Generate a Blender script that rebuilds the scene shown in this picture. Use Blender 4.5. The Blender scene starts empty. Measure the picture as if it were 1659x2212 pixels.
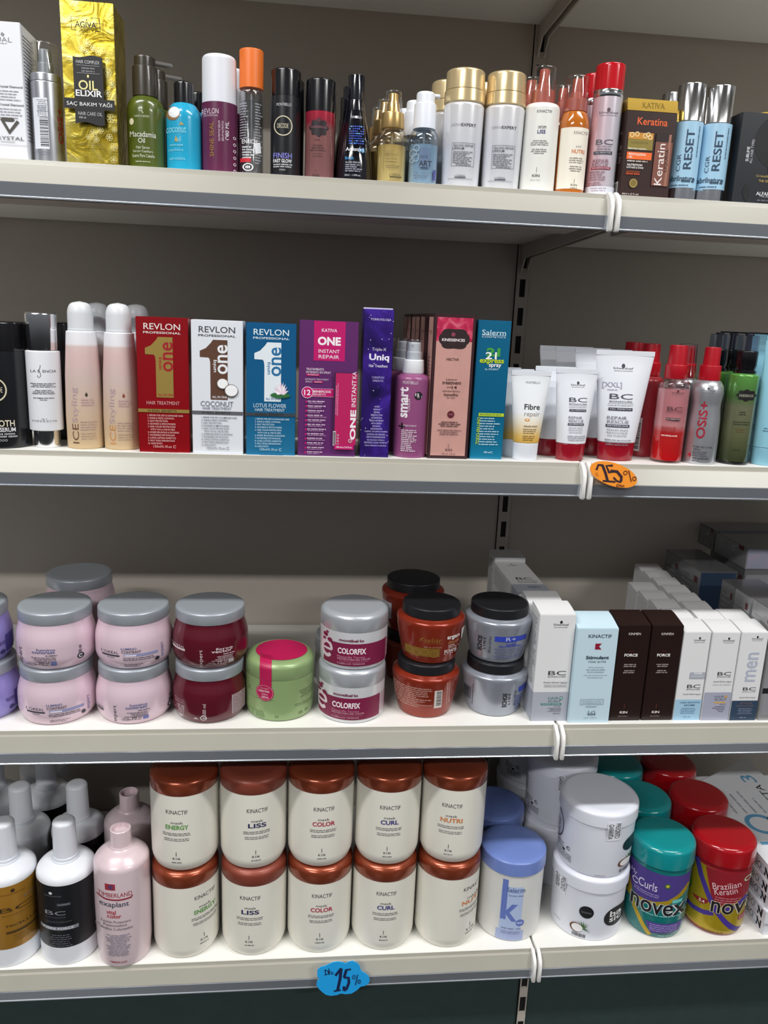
import bpy, bmesh, math, random
from math import sin, cos, pi, sqrt, atan2, radians
from mathutils import Vector, Matrix

SC = bpy.context.scene
COL = SC.collection
random.seed(7)

# ------------------------------------------------------------------ camera
CAM = (-0.38818, -1.05135, 0.18093)
cd = bpy.data.cameras.new('camera')
co = bpy.data.objects.new('camera', cd)
COL.objects.link(co)
yaw, pitch, roll = 0.10601, 0.23727, 0.04166
fw = Vector((sin(yaw)*cos(pitch), cos(yaw)*cos(pitch), -sin(pitch)))
rt = Vector((cos(yaw), -sin(yaw), 0))
up = rt.cross(fw)
r2 = cos(roll)*rt + sin(roll)*up
u2 = -sin(roll)*rt + cos(roll)*up
co.matrix_world = Matrix(((r2.x, u2.x, -fw.x, CAM[0]), (r2.y, u2.y, -fw.y, CAM[1]), (r2.z, u2.z, -fw.z, CAM[2]), (0, 0, 0, 1)))
cd.sensor_fit = 'VERTICAL'
cd.sensor_height = 36.0
cd.lens = 1709.57*36.0/2212
cd.clip_start = 0.02
SC.camera = co

# ------------------------------------------------------------------ light and exposure
SC.view_settings.view_transform = 'Standard'
SC.view_settings.look = 'None'
SC.view_settings.gamma = 1.0
SC.view_settings.use_curve_mapping = False
SC.view_settings.exposure = -0.14
w = bpy.data.worlds.new('world')
SC.world = w
w.use_nodes = True
nt = w.node_tree
tc = nt.nodes.new('ShaderNodeTexCoord'); sp = nt.nodes.new('ShaderNodeSeparateXYZ'); cr = nt.nodes.new('ShaderNodeValToRGB')
mr = nt.nodes.new('ShaderNodeMapRange'); mr.inputs['From Min'].default_value = -1; mr.inputs['From Max'].default_value = 1
nt.links.new(tc.outputs['Generated'], sp.inputs[0]); nt.links.new(sp.outputs['Z'], mr.inputs['Value']); nt.links.new(mr.outputs['Result'], cr.inputs['Fac'])
cr.color_ramp.elements[0].position = 0.44; cr.color_ramp.elements[0].color = (0.035, 0.036, 0.038, 1)     # dark lower part of the shop
cr.color_ramp.elements[1].position = 0.53; cr.color_ramp.elements[1].color = (0.42, 0.44, 0.47, 1)        # lit upper part of the shop
nt.links.new(cr.outputs['Color'], nt.nodes['Background'].inputs[0])
nt.nodes['Background'].inputs[1].default_value = 0.5
SC.cycles.max_bounces = 10
SC.cycles.transparent_max_bounces = 16

def lamp(x, y, z, sx, sy, power, col=(1, 0.99, 0.975), tilt=0.0):
    l = bpy.data.lights.new('ceiling_tube_light', 'AREA')
    l.shape = 'RECTANGLE'; l.size = sx; l.size_y = sy; l.energy = power; l.color = col
    o = bpy.data.objects.new('ceiling_tube_light', l)
    COL.objects.link(o); o.location = (x, y, z); o.rotation_euler = (tilt, 0, 0)
# rows of fluorescent tubes over the aisle
lamp(-2.15, -3.30, 2.00, 1.6, 0.18, 118)
lamp(2.60, -3.30, 2.00, 1.6, 0.18, 104)
lamp(-1.55, -1.00, 2.00, 1.5, 0.16, 56)
lamp(0.85, -1.00, 2.00, 1.5, 0.16, 50)

# ------------------------------------------------------------------ materials
def lin(h):
    h = h.lstrip('#')
    v = [int(h[i:i+2], 16)/255 for i in (0, 2, 4)]
    return tuple(((c+0.055)/1.055)**2.4 if c > 0.04045 else c/12.92 for c in v) + (1,)

MC = {}
def mat(hexc, rough=0.45, metal=0.0, coat=0.0, bump=0.0, bscale=200.0, var=0.0, sss=0.0, spec=0.5):
    key = (hexc, rough, metal, coat, bump, bscale, var, sss, spec)
    if key in MC: return MC[key]
    m = bpy.data.materials.new('surface_' + hexc.lstrip('#'))
    m.use_nodes = True
    nt = m.node_tree; b = nt.nodes['Principled BSDF']
    b.inputs['Base Color'].default_value = lin(hexc)
    b.inputs['Roughness'].default_value = rough
    b.inputs['Metallic'].default_value = metal
    b.inputs['Coat Weight'].default_value = coat
    b.inputs['Coat Roughness'].default_value = 0.08
    b.inputs['Specular IOR Level'].default_value = spec
    if sss:
        b.inputs['Subsurface Weight'].default_value = sss
        b.inputs['Subsurface Scale'].default_value = 0.01
    if bump or var:
        tc = nt.nodes.new('ShaderNodeTexCoord'); nz = nt.nodes.new('ShaderNodeTexNoise')
        nz.inputs['Scale'].default_value = bscale; nz.inputs['Detail'].default_value = 4
        nt.links.new(tc.outputs['Object'], nz.inputs['Vector'])
        if bump:
            bp = nt.nodes.new('ShaderNodeBump'); bp.inputs['Strength'].default_value = bump; bp.inputs['Distance'].default_value = 0.001
            nt.links.new(nz.outputs['Fac'], bp.inputs['Height']); nt.links.new(bp.outputs['Normal'], b.inputs['Normal'])
        if var:
            cr = nt.nodes.new('ShaderNodeValToRGB'); c = lin(hexc)
            cr.color_ramp.elements[0].position = 0.3; cr.color_ramp.elements[1].position = 0.7
            cr.color_ramp.elements[0].color = tuple(k*(1-var) for k in c[:3]) + (1,)
            cr.color_ramp.elements[1].color = tuple(min(1, k*(1+var*0.4)) for k in c[:3]) + (1,)
            nt.links.new(nz.outputs['Fac'], cr.inputs['Fac']); nt.links.new(cr.outputs['Color'], b.inputs['Base Color'])
    MC[key] = m
    return m

def gmat(name, stops, rough=0.4, metal=0.0, coat=0.0, axis='Z', trans=0.0):
    """a printed or dyed colour gradient over the object's own extent"""
    if name in MC: return MC[name]
    m = bpy.data.materials.new(name); m.use_nodes = True
    nt = m.node_tree; b = nt.nodes['Principled BSDF']
    b.inputs['Roughness'].default_value = rough; b.inputs['Metallic'].default_value = metal; b.inputs['Coat Weight'].default_value = coat
    b.inputs['Transmission Weight'].default_value = trans
    tc = nt.nodes.new('ShaderNodeTexCoord'); sx = nt.nodes.new('ShaderNodeSeparateXYZ'); cr = nt.nodes.new('ShaderNodeValToRGB')
    nt.links.new(tc.outputs['Generated'], sx.inputs[0]); nt.links.new(sx.outputs[axis], cr.inputs['Fac'])
    e = cr.color_ramp.elements
    while len(e) < len(stops): e.new(0.5)
    for i, (p, h) in enumerate(stops): e[i].position = p; e[i].color = lin(h)
    nt.links.new(cr.outputs['Color'], b.inputs['Base Color'])
    MC[name] = m
    return m

def cloudmat(name, stops, scale=20.0, rough=0.35, detail=6.0, metal=0.0, bump=0.0, dist=0.6, stars=False):
    """printed cloud / foil pattern"""
    if name in MC: return MC[name]
    m = bpy.data.materials.new(name); m.use_nodes = True
    nt = m.node_tree; b = nt.nodes['Principled BSDF']
    b.inputs['Roughness'].default_value = rough; b.inputs['Metallic'].default_value = metal
    tc = nt.nodes.new('ShaderNodeTexCoord'); nz = nt.nodes.new('ShaderNodeTexNoise'); cr = nt.nodes.new('ShaderNodeValToRGB')
    nz.inputs['Scale'].default_value = scale; nz.inputs['Detail'].default_value = detail; nz.inputs['Distortion'].default_value = dist
    nt.links.new(tc.outputs['Object'], nz.inputs['Vector']); nt.links.new(nz.outputs['Fac'], cr.inputs['Fac'])
    e = cr.color_ramp.elements
    while len(e) < len(stops): e.new(0.5)
    for i, (p, h) in enumerate(stops): e[i].position = p; e[i].color = lin(h)
    out = cr.outputs['Color']
    if stars:
        vo = nt.nodes.new('ShaderNodeTexVoronoi'); vo.inputs['Scale'].default_value = 130
        nt.links.new(tc.outputs['Object'], vo.inputs['Vector'])
        c2 = nt.nodes.new('ShaderNodeValToRGB'); c2.color_ramp.elements[0].position = 0.05; c2.color_ramp.elements[1].position = 0.12
        c2.color_ramp.elements[0].color = (1, 1, 1, 1); c2.color_ramp.elements[1].color = (0, 0, 0, 1)
        nt.links.new(vo.outputs['Distance'], c2.inputs['Fac'])
        mx = nt.nodes.new('ShaderNodeMix'); mx.data_type = 'RGBA'; mx.blend_type = 'ADD'; mx.inputs['Factor'].default_value = 0.6
        nt.links.new(out, mx.inputs['A']); nt.links.new(c2.outputs['Color'], mx.inputs['B']); out = mx.outputs['Result']
    nt.links.new(out, b.inputs['Base Color'])
    if bump:
        bp = nt.nodes.new('ShaderNodeBump'); bp.inputs['Strength'].default_value = bump; bp.inputs['Distance'].default_value = 0.002
        nt.links.new(nz.outputs['Fac'], bp.inputs['Height']); nt.links.new(bp.outputs['Normal'], b.inputs['Normal'])
    MC[name] = m
    return m

def clear(name, tint='ffffff', base=0.06, edge=0.55, rough=0.05):
    """thin clear plastic: see-through, with a gloss that grows towards the edge"""
    if name in MC: return MC[name]
    m = bpy.data.materials.new(name); m.use_nodes = True
    nt = m.node_tree; nt.nodes.remove(nt.nodes['Principled BSDF'])
    o = nt.nodes['Material Output']
    t = nt.nodes.new('ShaderNodeBsdfTransparent'); t.inputs['Color'].default_value = lin(tint)
    g = nt.nodes.new('ShaderNodeBsdfGlossy'); g.inputs['Roughness'].default_value = rough
    lw = nt.nodes.new('ShaderNodeLayerWeight'); lw.inputs['Blend'].default_value = 0.35
    mr = nt.nodes.new('ShaderNodeMapRange'); mr.inputs['To Min'].default_value = base; mr.inputs['To Max'].default_value = edge
    nt.links.new(lw.outputs['Facing'], mr.inputs['Value'])
    mx = nt.nodes.new('ShaderNodeMixShader')
    nt.links.new(mr.outputs['Result'], mx.inputs['Fac']); nt.links.new(t.outputs[0], mx.inputs[1]); nt.links.new(g.outputs[0], mx.inputs[2])
    nt.links.new(mx.outputs[0], o.inputs['Surface'])
    MC[name] = m
    return m

CHROME = mat('eeeff2', 0.14, 1.0)
SILVER = mat('b9bcc2', 0.33, 0.85)
GOLD = mat('c9a64e', 0.22, 1.0)
CLEAR = clear('clear_plastic')
FROST = clear('frosted_plastic', 'f4f4f6', 0.28, 0.7, 0.35)
BLACK = mat('0d0d11', 0.22, 0, 0.5)
WHITE = mat('e9ebee', 0.35)

# ------------------------------------------------------------------ object helpers
def link(name, bm, mats, parent=None, smooth=True, angle=38):
    me = bpy.data.meshes.new(name)
    bm.normal_update()
    bm.to_mesh(me); bm.free()
    for m in (mats if isinstance(mats, (list, tuple)) else [mats]): me.materials.append(m)
    if smooth:
        me.shade_smooth(); me.set_sharp_from_angle(angle=radians(angle))
    o = bpy.data.objects.new(name, me); COL.objects.link(o)
    if parent is not None: o.parent = parent
    return o

def tag(o, label, cat, group=None):
    o['label'] = label; o['category'] = cat
    if group: o['group'] = group
    return o

def thing(name, label, cat, loc, rz=0.0, group=None):
    o = bpy.data.objects.new(name, None); COL.objects.link(o)
    o.empty_display_size = 0.02
    o.location = loc; o.rotation_euler = (0, 0, rz)
    return tag(o, label, cat, group)

def struct(name, bm, m):
    o = link(name, bm, m, smooth=False); o['kind'] = 'structure'
    return o

def dup(root, loc, label, rz=None, group=None, drop=()):
    """copy a thing with its parts and sub-parts"""
    def rec(src, par):
        for ch in [c for c in ALLKIDS(src)]:
            if ch.name.split('.')[0] in drop: continue
            c = ch.copy(); COL.objects.link(c); c.parent = par
            c.matrix_parent_inverse = ch.matrix_parent_inverse.copy()
            rec(ch, c)
    r = root.copy(); COL.objects.link(r); r.location = loc
    if rz is not None: r.rotation_euler = (0, 0, rz)
    r['label'] = label
    if group: r['group'] = group
    rec(root, r)
    return r
def ALLKIDS(o): return [c for c in bpy.data.objects if c.parent == o]

def face_cam(x, y): return atan2(CAM[0]-x, -(CAM[1]-y))   # turn local -Y to the aisle viewer's side

def fil(pts, n=5):
    """pts: (r, z) or (r, z, fillet) -> rounded outline"""
    out = []
    for i, p in enumerate(pts):
        if len(p) == 2 or i in (0, len(pts)-1): out.append((p[0], p[1])); continue
        P = Vector(p[:2]); A = Vector(pts[i-1][:2]); B = Vector(pts[i+1][:2])
        a = (A-P); b = (B-P); d = min(p[2], a.length*0.49, b.length*0.49)
        a.normalize(); b.normalize()
        s, e = P+a*d, P+b*d
        for k in range(n+1):
            t = k/n
            q = s*(1-t)**2 + P*2*t*(1-t) + e*t*t
            out.append((q.x, q.y))
    return out

def lathe(bm, prof, seg=56, k=1.0, ox=0, oy=0, mi=0):
    """turn an outline (r, z) about Z; k squashes the depth"""
    rings = []
    for r, z in prof:
        if r < 1e-6: rings.append([bm.verts.new((ox, oy, z))])
        else: rings.append([bm.verts.new((ox+r*sin(2*pi*i/seg), oy-r*k*cos(2*pi*i/seg), z)) for i in range(seg)])
    for a, b in zip(rings, rings[1:]):
        if len(a) == 1 and len(b) == 1: continue
        for i in range(seg):
            j = (i+1) % seg
            if len(a) == 1: f = bm.faces.new((a[0], b[j], b[i]))
            elif len(b) == 1: f = bm.faces.new((a[i], a[j], b[0]))
            else: f = bm.faces.new((a[i], a[j], b[j], b[i]))
            f.material_index = mi
    return bm

def solid(prof):
    p = [tuple(q) for q in prof]
    if p[0][0] > 1e-6: p = [(0, p[0][1])] + p
    if p[-1][0] > 1e-6: p = p + [(0, p[-1][1])]
    return p

def turned(name, prof, m, parent, k=1.0, seg=56, ox=0, oy=0):
    return link(name, lathe(bmesh.new(), fil(solid(prof)), seg, k, ox, oy), m, parent)

def box(bm, x0, x1, y0, y1, z0, z1, bev=0.0, mi=0):
    r = bmesh.ops.create_cube(bm, size=1.0)
    vs = r['verts']
    for v in vs: v.co = Vector(((x0+x1)/2+v.co.x*(x1-x0), (y0+y1)/2+v.co.y*(y1-y0), (z0+z1)/2+v.co.z*(z1-z0)))
    fs = set(f for v in vs for f in v.link_faces)
    for f in fs: f.material_index = mi
    if bev:
        es = list(set(e for v in vs for e in v.link_edges))
        bmesh.ops.bevel(bm, geom=es, offset=bev, segments=2, affect='EDGES')
    return bm

def prism(bm, pts, x0, x1, mi=0):
    """extrude an outline given in (y, z) along X"""
    a = [bm.verts.new((x0, y, z)) for y, z in pts]; b = [bm.verts.new((x1, y, z)) for y, z in pts]
    n = len(pts); fs = [bm.faces.new(a[::-1]), bm.faces.new(b)]
    for i in range(n): fs.append(bm.faces.new((a[i], a[(i+1) % n], b[(i+1) % n], b[i])))
    for f in fs: f.material_index = mi
    bmesh.ops.recalc_face_normals(bm, faces=fs)
    return bm

# ------------------------------------------------------------------ printing on surfaces
TXT = {}
def text2d(s, bold):
    if (s, bold) in TXT: return TXT[(s, bold)]
    cu = bpy.data.curves.new('type', 'FONT'); cu.body = s; cu.size = 1.0; cu.resolution_u = 3
    cu.fill_mode = 'FRONT'; cu.offset = bold
    ob = bpy.data.objects.new('type', cu)
    me = bpy.data.meshes.new_from_object(ob)
    vs = [(v.co.x, v.co.y) for v in me.vertices]; fs = [tuple(p.vertices) for p in me.polygons]
    bpy.data.objects.remove(ob); bpy.data.meshes.remove(me); bpy.data.curves.remove(cu)
    x0 = min(v[0] for v in vs); x1 = max(v[0] for v in vs); y0 = min(v[1] for v in vs); y1 = max(v[1] for v in vs)
    sx = max(x1-x0, 1e-6); sy = max(y1-y0, 1e-6)
    vs = [((x-x0)/sx-0.5, (y-y0)/sy-0.5) for x, y in vs]
    TXT[(s, bold)] = (vs, fs)
    return TXT[(s, bold)]

class Flat:
    """front face of a box: W wide, H tall, at local y = yf (or any plane by matrix)"""
    def __init__(self, W, H, yf, z0=0.0, M=None):
        self.W, self.H, self.yf, self.z0, self.M, self.curved = W, H, yf, z0, M, False
    def pt(self, x, z, e):
        v = Vector((x, self.yf-e, self.z0+z))
        return self.M @ v if self.M is not None else v

class Round:
    """front of a turned body; a(z) half width, b(z) half depth"""
    def __init__(self, prof, k=1.0, H=None, W=None, z0=0.0, kf=None):
        self.p = fil(prof); self.k = k; self.curved = True
        self.H = H or self.p[-1][1]; self.z0 = z0; self.kf = kf
        self.W = W or 2*max(r for r, z in self.p)
    def a(self, z):
        p = self.p
        for (r0, z0), (r1, z1) in zip(p, p[1:]):
            if z0 <= z <= z1 and z1 > z0: return r0+(r1-r0)*(z-z0)/(z1-z0)
        return p[0][0] if z < p[0][1] else p[-1][0]
    def pt(self, x, z, e):
        z = z+self.z0
        a = self.a(z); k = self.kf(z) if self.kf else self.k
        q = max(-0.985, min(0.985, x/a)); c = sqrt(1-q*q)
        n = Vector((q*k, -c)); n.normalize()
        return Vector((a*q+n.x*e, -a*k*c+n.y*e, z))

class Print:
    """all ink of one colour set on one surface, collected into one mesh; positions are fractions (u from left, t from top)"""
    def __init__(self, surf, parent, name='lettering'):
        self.s = surf; self.par = parent; self.name = name; self.bm = bmesh.new(); self.mats = []; self.e = 0.00016; self.zs = 0.004
    def mi(self, c):
        m = c if not isinstance(c, str) else mat(c, 0.5)
        if m not in self.mats: self.mats.append(m)
        return self.mats.index(m)
    def put(self, vs, fs, u, t, c, rot=0.0):
        """vs in metres about (u, t)"""
        s = self.s; cx = (u-0.5)*s.W; cz = (1-t)*s.H
        cr, sr = cos(rot), sin(rot); mi = self.mi(c); self.e += 0.00005
        b2 = bmesh.new()
        bv = [b2.verts.new((cx+x*cr-y*sr, cz+x*sr+y*cr, 0)) for x, y in vs]
        for f in fs:
            try: b2.faces.new([bv[i] for i in f])
            except ValueError: pass
        if s.curved:
            xs = [v.co.x for v in b2.verts]; st = s.W/44
            k = math.ceil(min(xs)/st)
            while k*st < max(xs):
                g = b2.verts[:]+b2.edges[:]+b2.faces[:]
                bmesh.ops.bisect_plane(b2, geom=g, plane_co=(k*st, 0, 0), plane_no=(1, 0, 0)); k += 1
            zs = [v.co.y for v in b2.verts]
            if max(zs)-min(zs) > self.zs*1.5:
                k = math.ceil(min(zs)/self.zs)
                while k*self.zs < max(zs):
                    g = b2.verts[:]+b2.edges[:]+b2.faces[:]
                    bmesh.ops.bisect_plane(b2, geom=g, plane_co=(0, k*self.zs, 0), plane_no=(0, 1, 0)); k += 1
        mp = {}
        for v in b2.verts: mp[v] = self.bm.verts.new(s.pt(v.co.x, v.co.y, self.e))
        for f in b2.faces:
            vv = [mp[v] for v in f.verts]
            if f.normal.z < 0: vv = vv[::-1]
            nf = self.bm.faces.new(vv); nf.material_index = mi
        b2.free()
        return self
    def t(self, txt, u, t, w, h, c='111111', rot=0, b=0.0):
        vs, fs = text2d(txt, b)
        W, H = (w*self.s.W, h*self.s.H)
        if rot in (90, -90): W, H = h*self.s.H, w*self.s.W   # w, h always mean the size as seen
        return self.put([(x*W, y*H) for x, y in vs], fs, u, t, c, radians(rot))
    def r(self, u, t, w, h, c, rot=0):
        W, H = w*self.s.W/2, h*self.s.H/2
        return self.put([(-W, -H), (W, -H), (W, H), (-W, H)], [(0, 1, 2, 3)], u, t, c, radians(rot))
    def d(self, u, t, r, c, n=28, ky=1.0):
        R = r*self.s.W
        return self.put([(R*cos(2*pi*i/n), R*ky*sin(2*pi*i/n)) for i in range(n)], [tuple(range(n))], u, t, c)
    def ring(self, u, t, r, th, c, n=32, a0=0.0, a1=360.0, ky=1.0):
        R = r*self.s.W; q = R-th*self.s.W; m = n+1
        A = [radians(a0+(a1-a0)*i/n) for i in range(m)]
        vs = [(R*cos(a), R*ky*sin(a)) for a in A]+[(q*cos(a), q*ky*sin(a)) for a in A]
        return self.put(vs, [(i, i+1, m+i+1, m+i) for i in range(n)], u, t, c)
    def poly(self, pts, c, rot=0):
        W, H = self.s.W, self.s.H
        return self.put([((x-0.5)*W, (0.5-y)*H) for x, y in pts], [tuple(range(len(pts)))], 0.5, 0.5, c, radians(rot))
    def strip(self, pts, wd, c):
        """a painted band of width wd (fraction of W) along a polyline of (u, t)"""
        W, H = self.s.W, self.s.H
        P = [Vector(((x-0.5)*W, (0.5-y)*H)) for x, y in pts]; L = []; R = []
        for i, p in enumerate(P):
            d = (P[min(i+1, len(P)-1)]-P[max(i-1, 0)]).normalized(); n = Vector((-d.y, d.x))*wd*W/2
            L.append(p+n); R.append(p-n)
        n = len(P)
        return self.put([tuple(v) for v in L+R], [(i, i+1, n+i+1, n+i) for i in range(n-1)], 0.5, 0.5, c)
    def m(self, u, t, w, n, pitch, h, c='555555', al='c', fill=0.95, rot=0):
        """n lines of print too fine to read: rows of letter-sized ticks"""
        W = w*self.s.W; hh = h*self.s.H; vs = []; fs = []
        for k in range(n):
            L = W*random.uniform(0.6, 1.0)*fill if al != 'j' else W
            x = {'c': -L/2, 'l': -W/2, 'r': W/2-L, 'j': -W/2}[al]; x1 = x+L
            y = -k*pitch*self.s.H
            while x < x1:
                for q in range(random.randint(3, 8)):
                    a = hh*random.uniform(0.4, 0.62); g = random.uniform(0.75, 1.05)*hh
                    i = len(vs); vs += [(x, y-g/2), (x+a, y-g/2), (x+a, y+g/2), (x, y+g/2)]; fs.append((i, i+1, i+2, i+3))
                    x += a+hh*0.22
                    if x > x1: break
                x += hh*0.5
        return self.put(vs, fs, u, t, c, radians(rot))
    def bars(self, u, t, w, h, c='1a1a1a', rot=0):
        W, H = w*self.s.W, h*self.s.H
        if rot: W, H = H, W
        vs = []; fs = []; x = -W/2
        while x < W/2:
            a = W*random.uniform(0.012, 0.045); i = len(vs)
            vs += [(x, -H/2), (x+a, -H/2), (x+a, H/2), (x, H/2)]; fs.append((i, i+1, i+2, i+3)); x += a+W*random.uniform(0.015, 0.04)
        return self.put(vs, fs, u, t, c, radians(rot))
    def done(self):
        if not self.bm.verts: self.bm.free(); return None
        return link(self.name, self.bm, self.mats, self.par, smooth=False)

# ------------------------------------------------------------------ the shelving and the room around it
Z1, Z2, Z3, Z4 = 0.35, 0.0, -0.40, -0.80
DEP = 0.398
FLOOR = -1.16
PAINT = mat('b8b0a6', 0.5, bump=0.04, bscale=400)
LIPC = mat('aaa79c', 0.25, var=0.03, bscale=12)
DECK = mat('e8e7e2', 0.4)
STRIP = mat('b0b6be', 0.22, 0.72)
CAPW = mat('f0efec', 0.35)
DARK = mat('0a0a0a', 0.7)

struct('floor', box(bmesh.new(), -4, 4, -4.4, 0.6, FLOOR-0.05, FLOOR), mat('262524', 0.35, var=0.15, bscale=3))
struct('ceiling', box(bmesh.new(), -4, 4, -4.4, 0.6, 2.06, 2.10), mat('d8d8d4', 0.8))
struct('wall_back', box(bmesh.new(), -4, 4, 0.46, 0.50, FLOOR, 2.06), PAINT)

def back_panel(x0, x1, label):
    # two sheet-metal panels meeting at a seam, hung between the uprights
    t = thing('back_panel', label, 'panel', ((x0+x1)/2, 0.405, -0.84))
    W = (x1-x0)/2
    link('sheet', box(bmesh.new(), -W, W, 0, 0.02, 0, 0.838, 0.0008), PAINT, t)
    link('sheet', box(bmesh.new(), -W, W, 0, 0.02, 0.84, 1.90, 0.0008), PAINT, t)
back_panel(-1.32, -0.0125, 'painted metal back panel behind the left shelves')
back_panel(0.0125, 1.05, 'painted metal back panel behind the right shelves')

def upright(x, y, z0, z1, label, wid=0.023, slots=True):
    t = thing('slotted_upright', label, 'post', (x, y, z0))
    h = z1-z0; bm = bmesh.new(); hw = wid/2
    box(bm, -hw, -0.0052, 0, 0.003, 0, h); box(bm, 0.0052, hw, 0, 0.003, 0, h)
    k = 0; zz = 0.012
    box(bm, -0.0052, 0.0052, 0, 0.003, 0, zz)
    while zz < h:
        e = min(zz+0.05, h)
        if zz+0.031 < e: box(bm, -0.0052, 0.0052, 0, 0.003, zz+0.031, e)
        zz += 0.05
    link('slotted_face', bm, PAINT, t, smooth=False)
    link('channel', box(bmesh.new(), -hw+0.001, hw-0.001, 0.0035, 0.03, 0, h), DARK, t, smooth=False)
    return t
upright(0.0, 0.400, -0.83, 1.06, 'slotted steel upright between the two back panels')
upright(-1.333, 0.400, -0.83, 1.06, 'slotted steel upright at the far left end of the shelving')

def shelf(x0, x1, z, label, arms=True):
    t = thing('metal_shelf', label, 'shelf', ((x0+x1)/2, 0, z), group='gondola shelves')
    W = (x1-x0)/2
    # deck tray
    link('deck', box(bmesh.new(), -W, W, 0.0, DEP, -0.028, 0, 0.0006), DECK, t)
    link('stiffener', box(bmesh.new(), -W+0.03, W-0.03, 0.012, 0.075, -0.043, -0.0285, 0.001), PAINT, t)
    bm = bmesh.new()
    prism(bm, [(0.0, -0.0003), (-0.0010, -0.0060), (-0.0050, -0.0064), (-0.0128, -0.0272), (-0.0116, -0.0430), (0.0, -0.0430)], -W, W)
    link('front_lip', bm, LIPC, t, smooth=False)
    bm = bmesh.new()
    prism(bm, [(-0.0131, -0.0274), (-0.0146, -0.0280), (-0.0132, -0.0428), (-0.0142, -0.0436), (-0.0142, -0.0450), (-0.0100, -0.0450), (-0.0100, -0.0434), (-0.0119, -0.0430)], -W, W)
    link('price_strip', bm, STRIP, t, smooth=False)
    out = [(-0.0000, 0.0018), (-0.0050, 0.0020), (-0.0125, -0.0020), (-0.0195, -0.0080), (-0.0225, -0.0160), (-0.0225, -0.0450), (-0.0205, -0.0478), (-0.0170, -0.0480), (0.0, -0.0440)]
    for s in (-1, 1):
        bm = bmesh.new()
        a = s*W; prism(bm, out, min(a, a-s*0.0052), max(a, a-s*0.0052))
        bmesh.ops.bevel(bm, geom=bm.edges[:], offset=0.0008, segments=2, affect='EDGES')
        link('end_cap', bm, CAPW, t)
        if not arms: continue
        # bracket arm under the end of the shelf, hooked into the upright
        bm = bmesh.new()
        prism(bm, [(0.0, -0.0285), (0.0, -0.0440), (0.375, -0.052), (0.396, -0.078), (0.396, -0.0285)], a-s*0.0024, a-s*0.0050)
        link('bracket', bm, PAINT, t, smooth=False)
    return t
for z, nm in ((0.70, 'highest'), (Z1, 'upper'), (Z2, 'second'), (Z3, 'third'), (Z4, 'lowest')):
    d = {'highest': 'above the tall gold box, mostly out of view', 'upper': 'holding hair serums and slim bottles', 'second': 'holding tall boxed hair treatments', 'third': 'holding stacked lidded jars', 'lowest': 'holding white jars with copper lids'}[nm]
    shelf(-1.330, -0.0019, z, 'left metal shelf %s' % d, z != Z4)
    d = {'highest': 'above the two chrome capped tubes, mostly out of view', 'upper': 'holding brown and navy boxes', 'second': 'holding red capped sprays and white tubes', 'third': 'holding white and dark brown cartons', 'lowest': 'holding green and red lidded tubs'}[nm]
    shelf(0.0019, 1.060, z, 'right metal shelf %s' % d, z != Z4)

# dark green base panels below the lowest shelf, with their own slotted post
BASE = mat('2e3f3c', 0.55, var=0.08, bscale=60)
for x0, x1, lb in ((-1.33, -0.012, 'dark green base panel under the left shelves'), (0.004, 1.06, 'dark green base panel under the right shelves')):
    bm = bmesh.new()
    box(bm, x0, x1, 0.026, 0.05, FLOOR, -0.8445)
    box(bm, x0, x1, 0.024, 0.027, -0.872, -0.8465)
    tag(link('base_panel', bm, BASE, smooth=False), lb, 'panel')
upright(-0.004, 0.021, FLOOR, -0.8460, 'slotted post between the dark green base panels', 0.0135)

# ------------------------------------------------------------------ builders for the goods
def carton(name, label, x, yf, z, W, D, H, m, rz=0.0, side=None, flap=0.0, flapm=None, group=None, cat='box', tab=False):
    """a printed paper carton; origin at the middle of its front bottom edge"""
    t = thing(name, label, cat, (x, yf, z), rz, group)
    link('carton', box(bmesh.new(), -W/2, W/2, 0, D, 0, H, 0.0006), m, t)
    if flap:
        n = 8; pts = [(0.0004, H+0.0002)]
        pts += [(D*i/n, H+0.0003+flap*sin(pi/2*(i/n)**1.15)) for i in range(1, n+1)]
        pts += [(D, H+0.0002)]
        link('top_flap', prism(bmesh.new(), pts, -W/2+0.0004, W/2-0.0004), flapm or m, t, angle=22)
    if tab:
        link('bottom_tab', prism(bmesh.new(), [(-0.0005, 0.0002), (-0.004, -0.0012), (-0.004, -0.0022), (0.0, -0.0012), (0.0, 0.0002)], -W*0.22, W*0.26), m, t, smooth=False)
    return t, Flat(W, H, 0.0)

def vessel(name, label, x, y, z, parts, group=None, cat='bottle', turn=0.0, k=1.0, rz=None):
    """parts: (part name, outline, material[, squash]); origin at the centre of the base"""
    t = thing(name, label, cat, (x, y, z), (face_cam(x, y) if rz is None else rz)+turn, group)
    for p in parts:
        turned(p[0], p[1], p[2], t, p[3] if len(p) > 3 else k)
    return t

def nozzle(parent, m, z, r, L, th=0.004, turn=0.0, name='nozzle', drop=0.0):
    """a pump's spout pointing sideways to the right"""
    bm = bmesh.new()
    box(bm, 0, L, -th, th, z-th*0.7, z+th*0.7, th*0.3)
    if drop: box(bm, L-th*1.4, L, -th*0.8, th*0.8, z-drop, z, th*0.3)
    bmesh.ops.rotate(bm, verts=bm.verts[:], cent=(0, 0, 0), matrix=Matrix.Rotation(turn, 3, 'Z'))
    return link(name, bm, m, parent)

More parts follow.
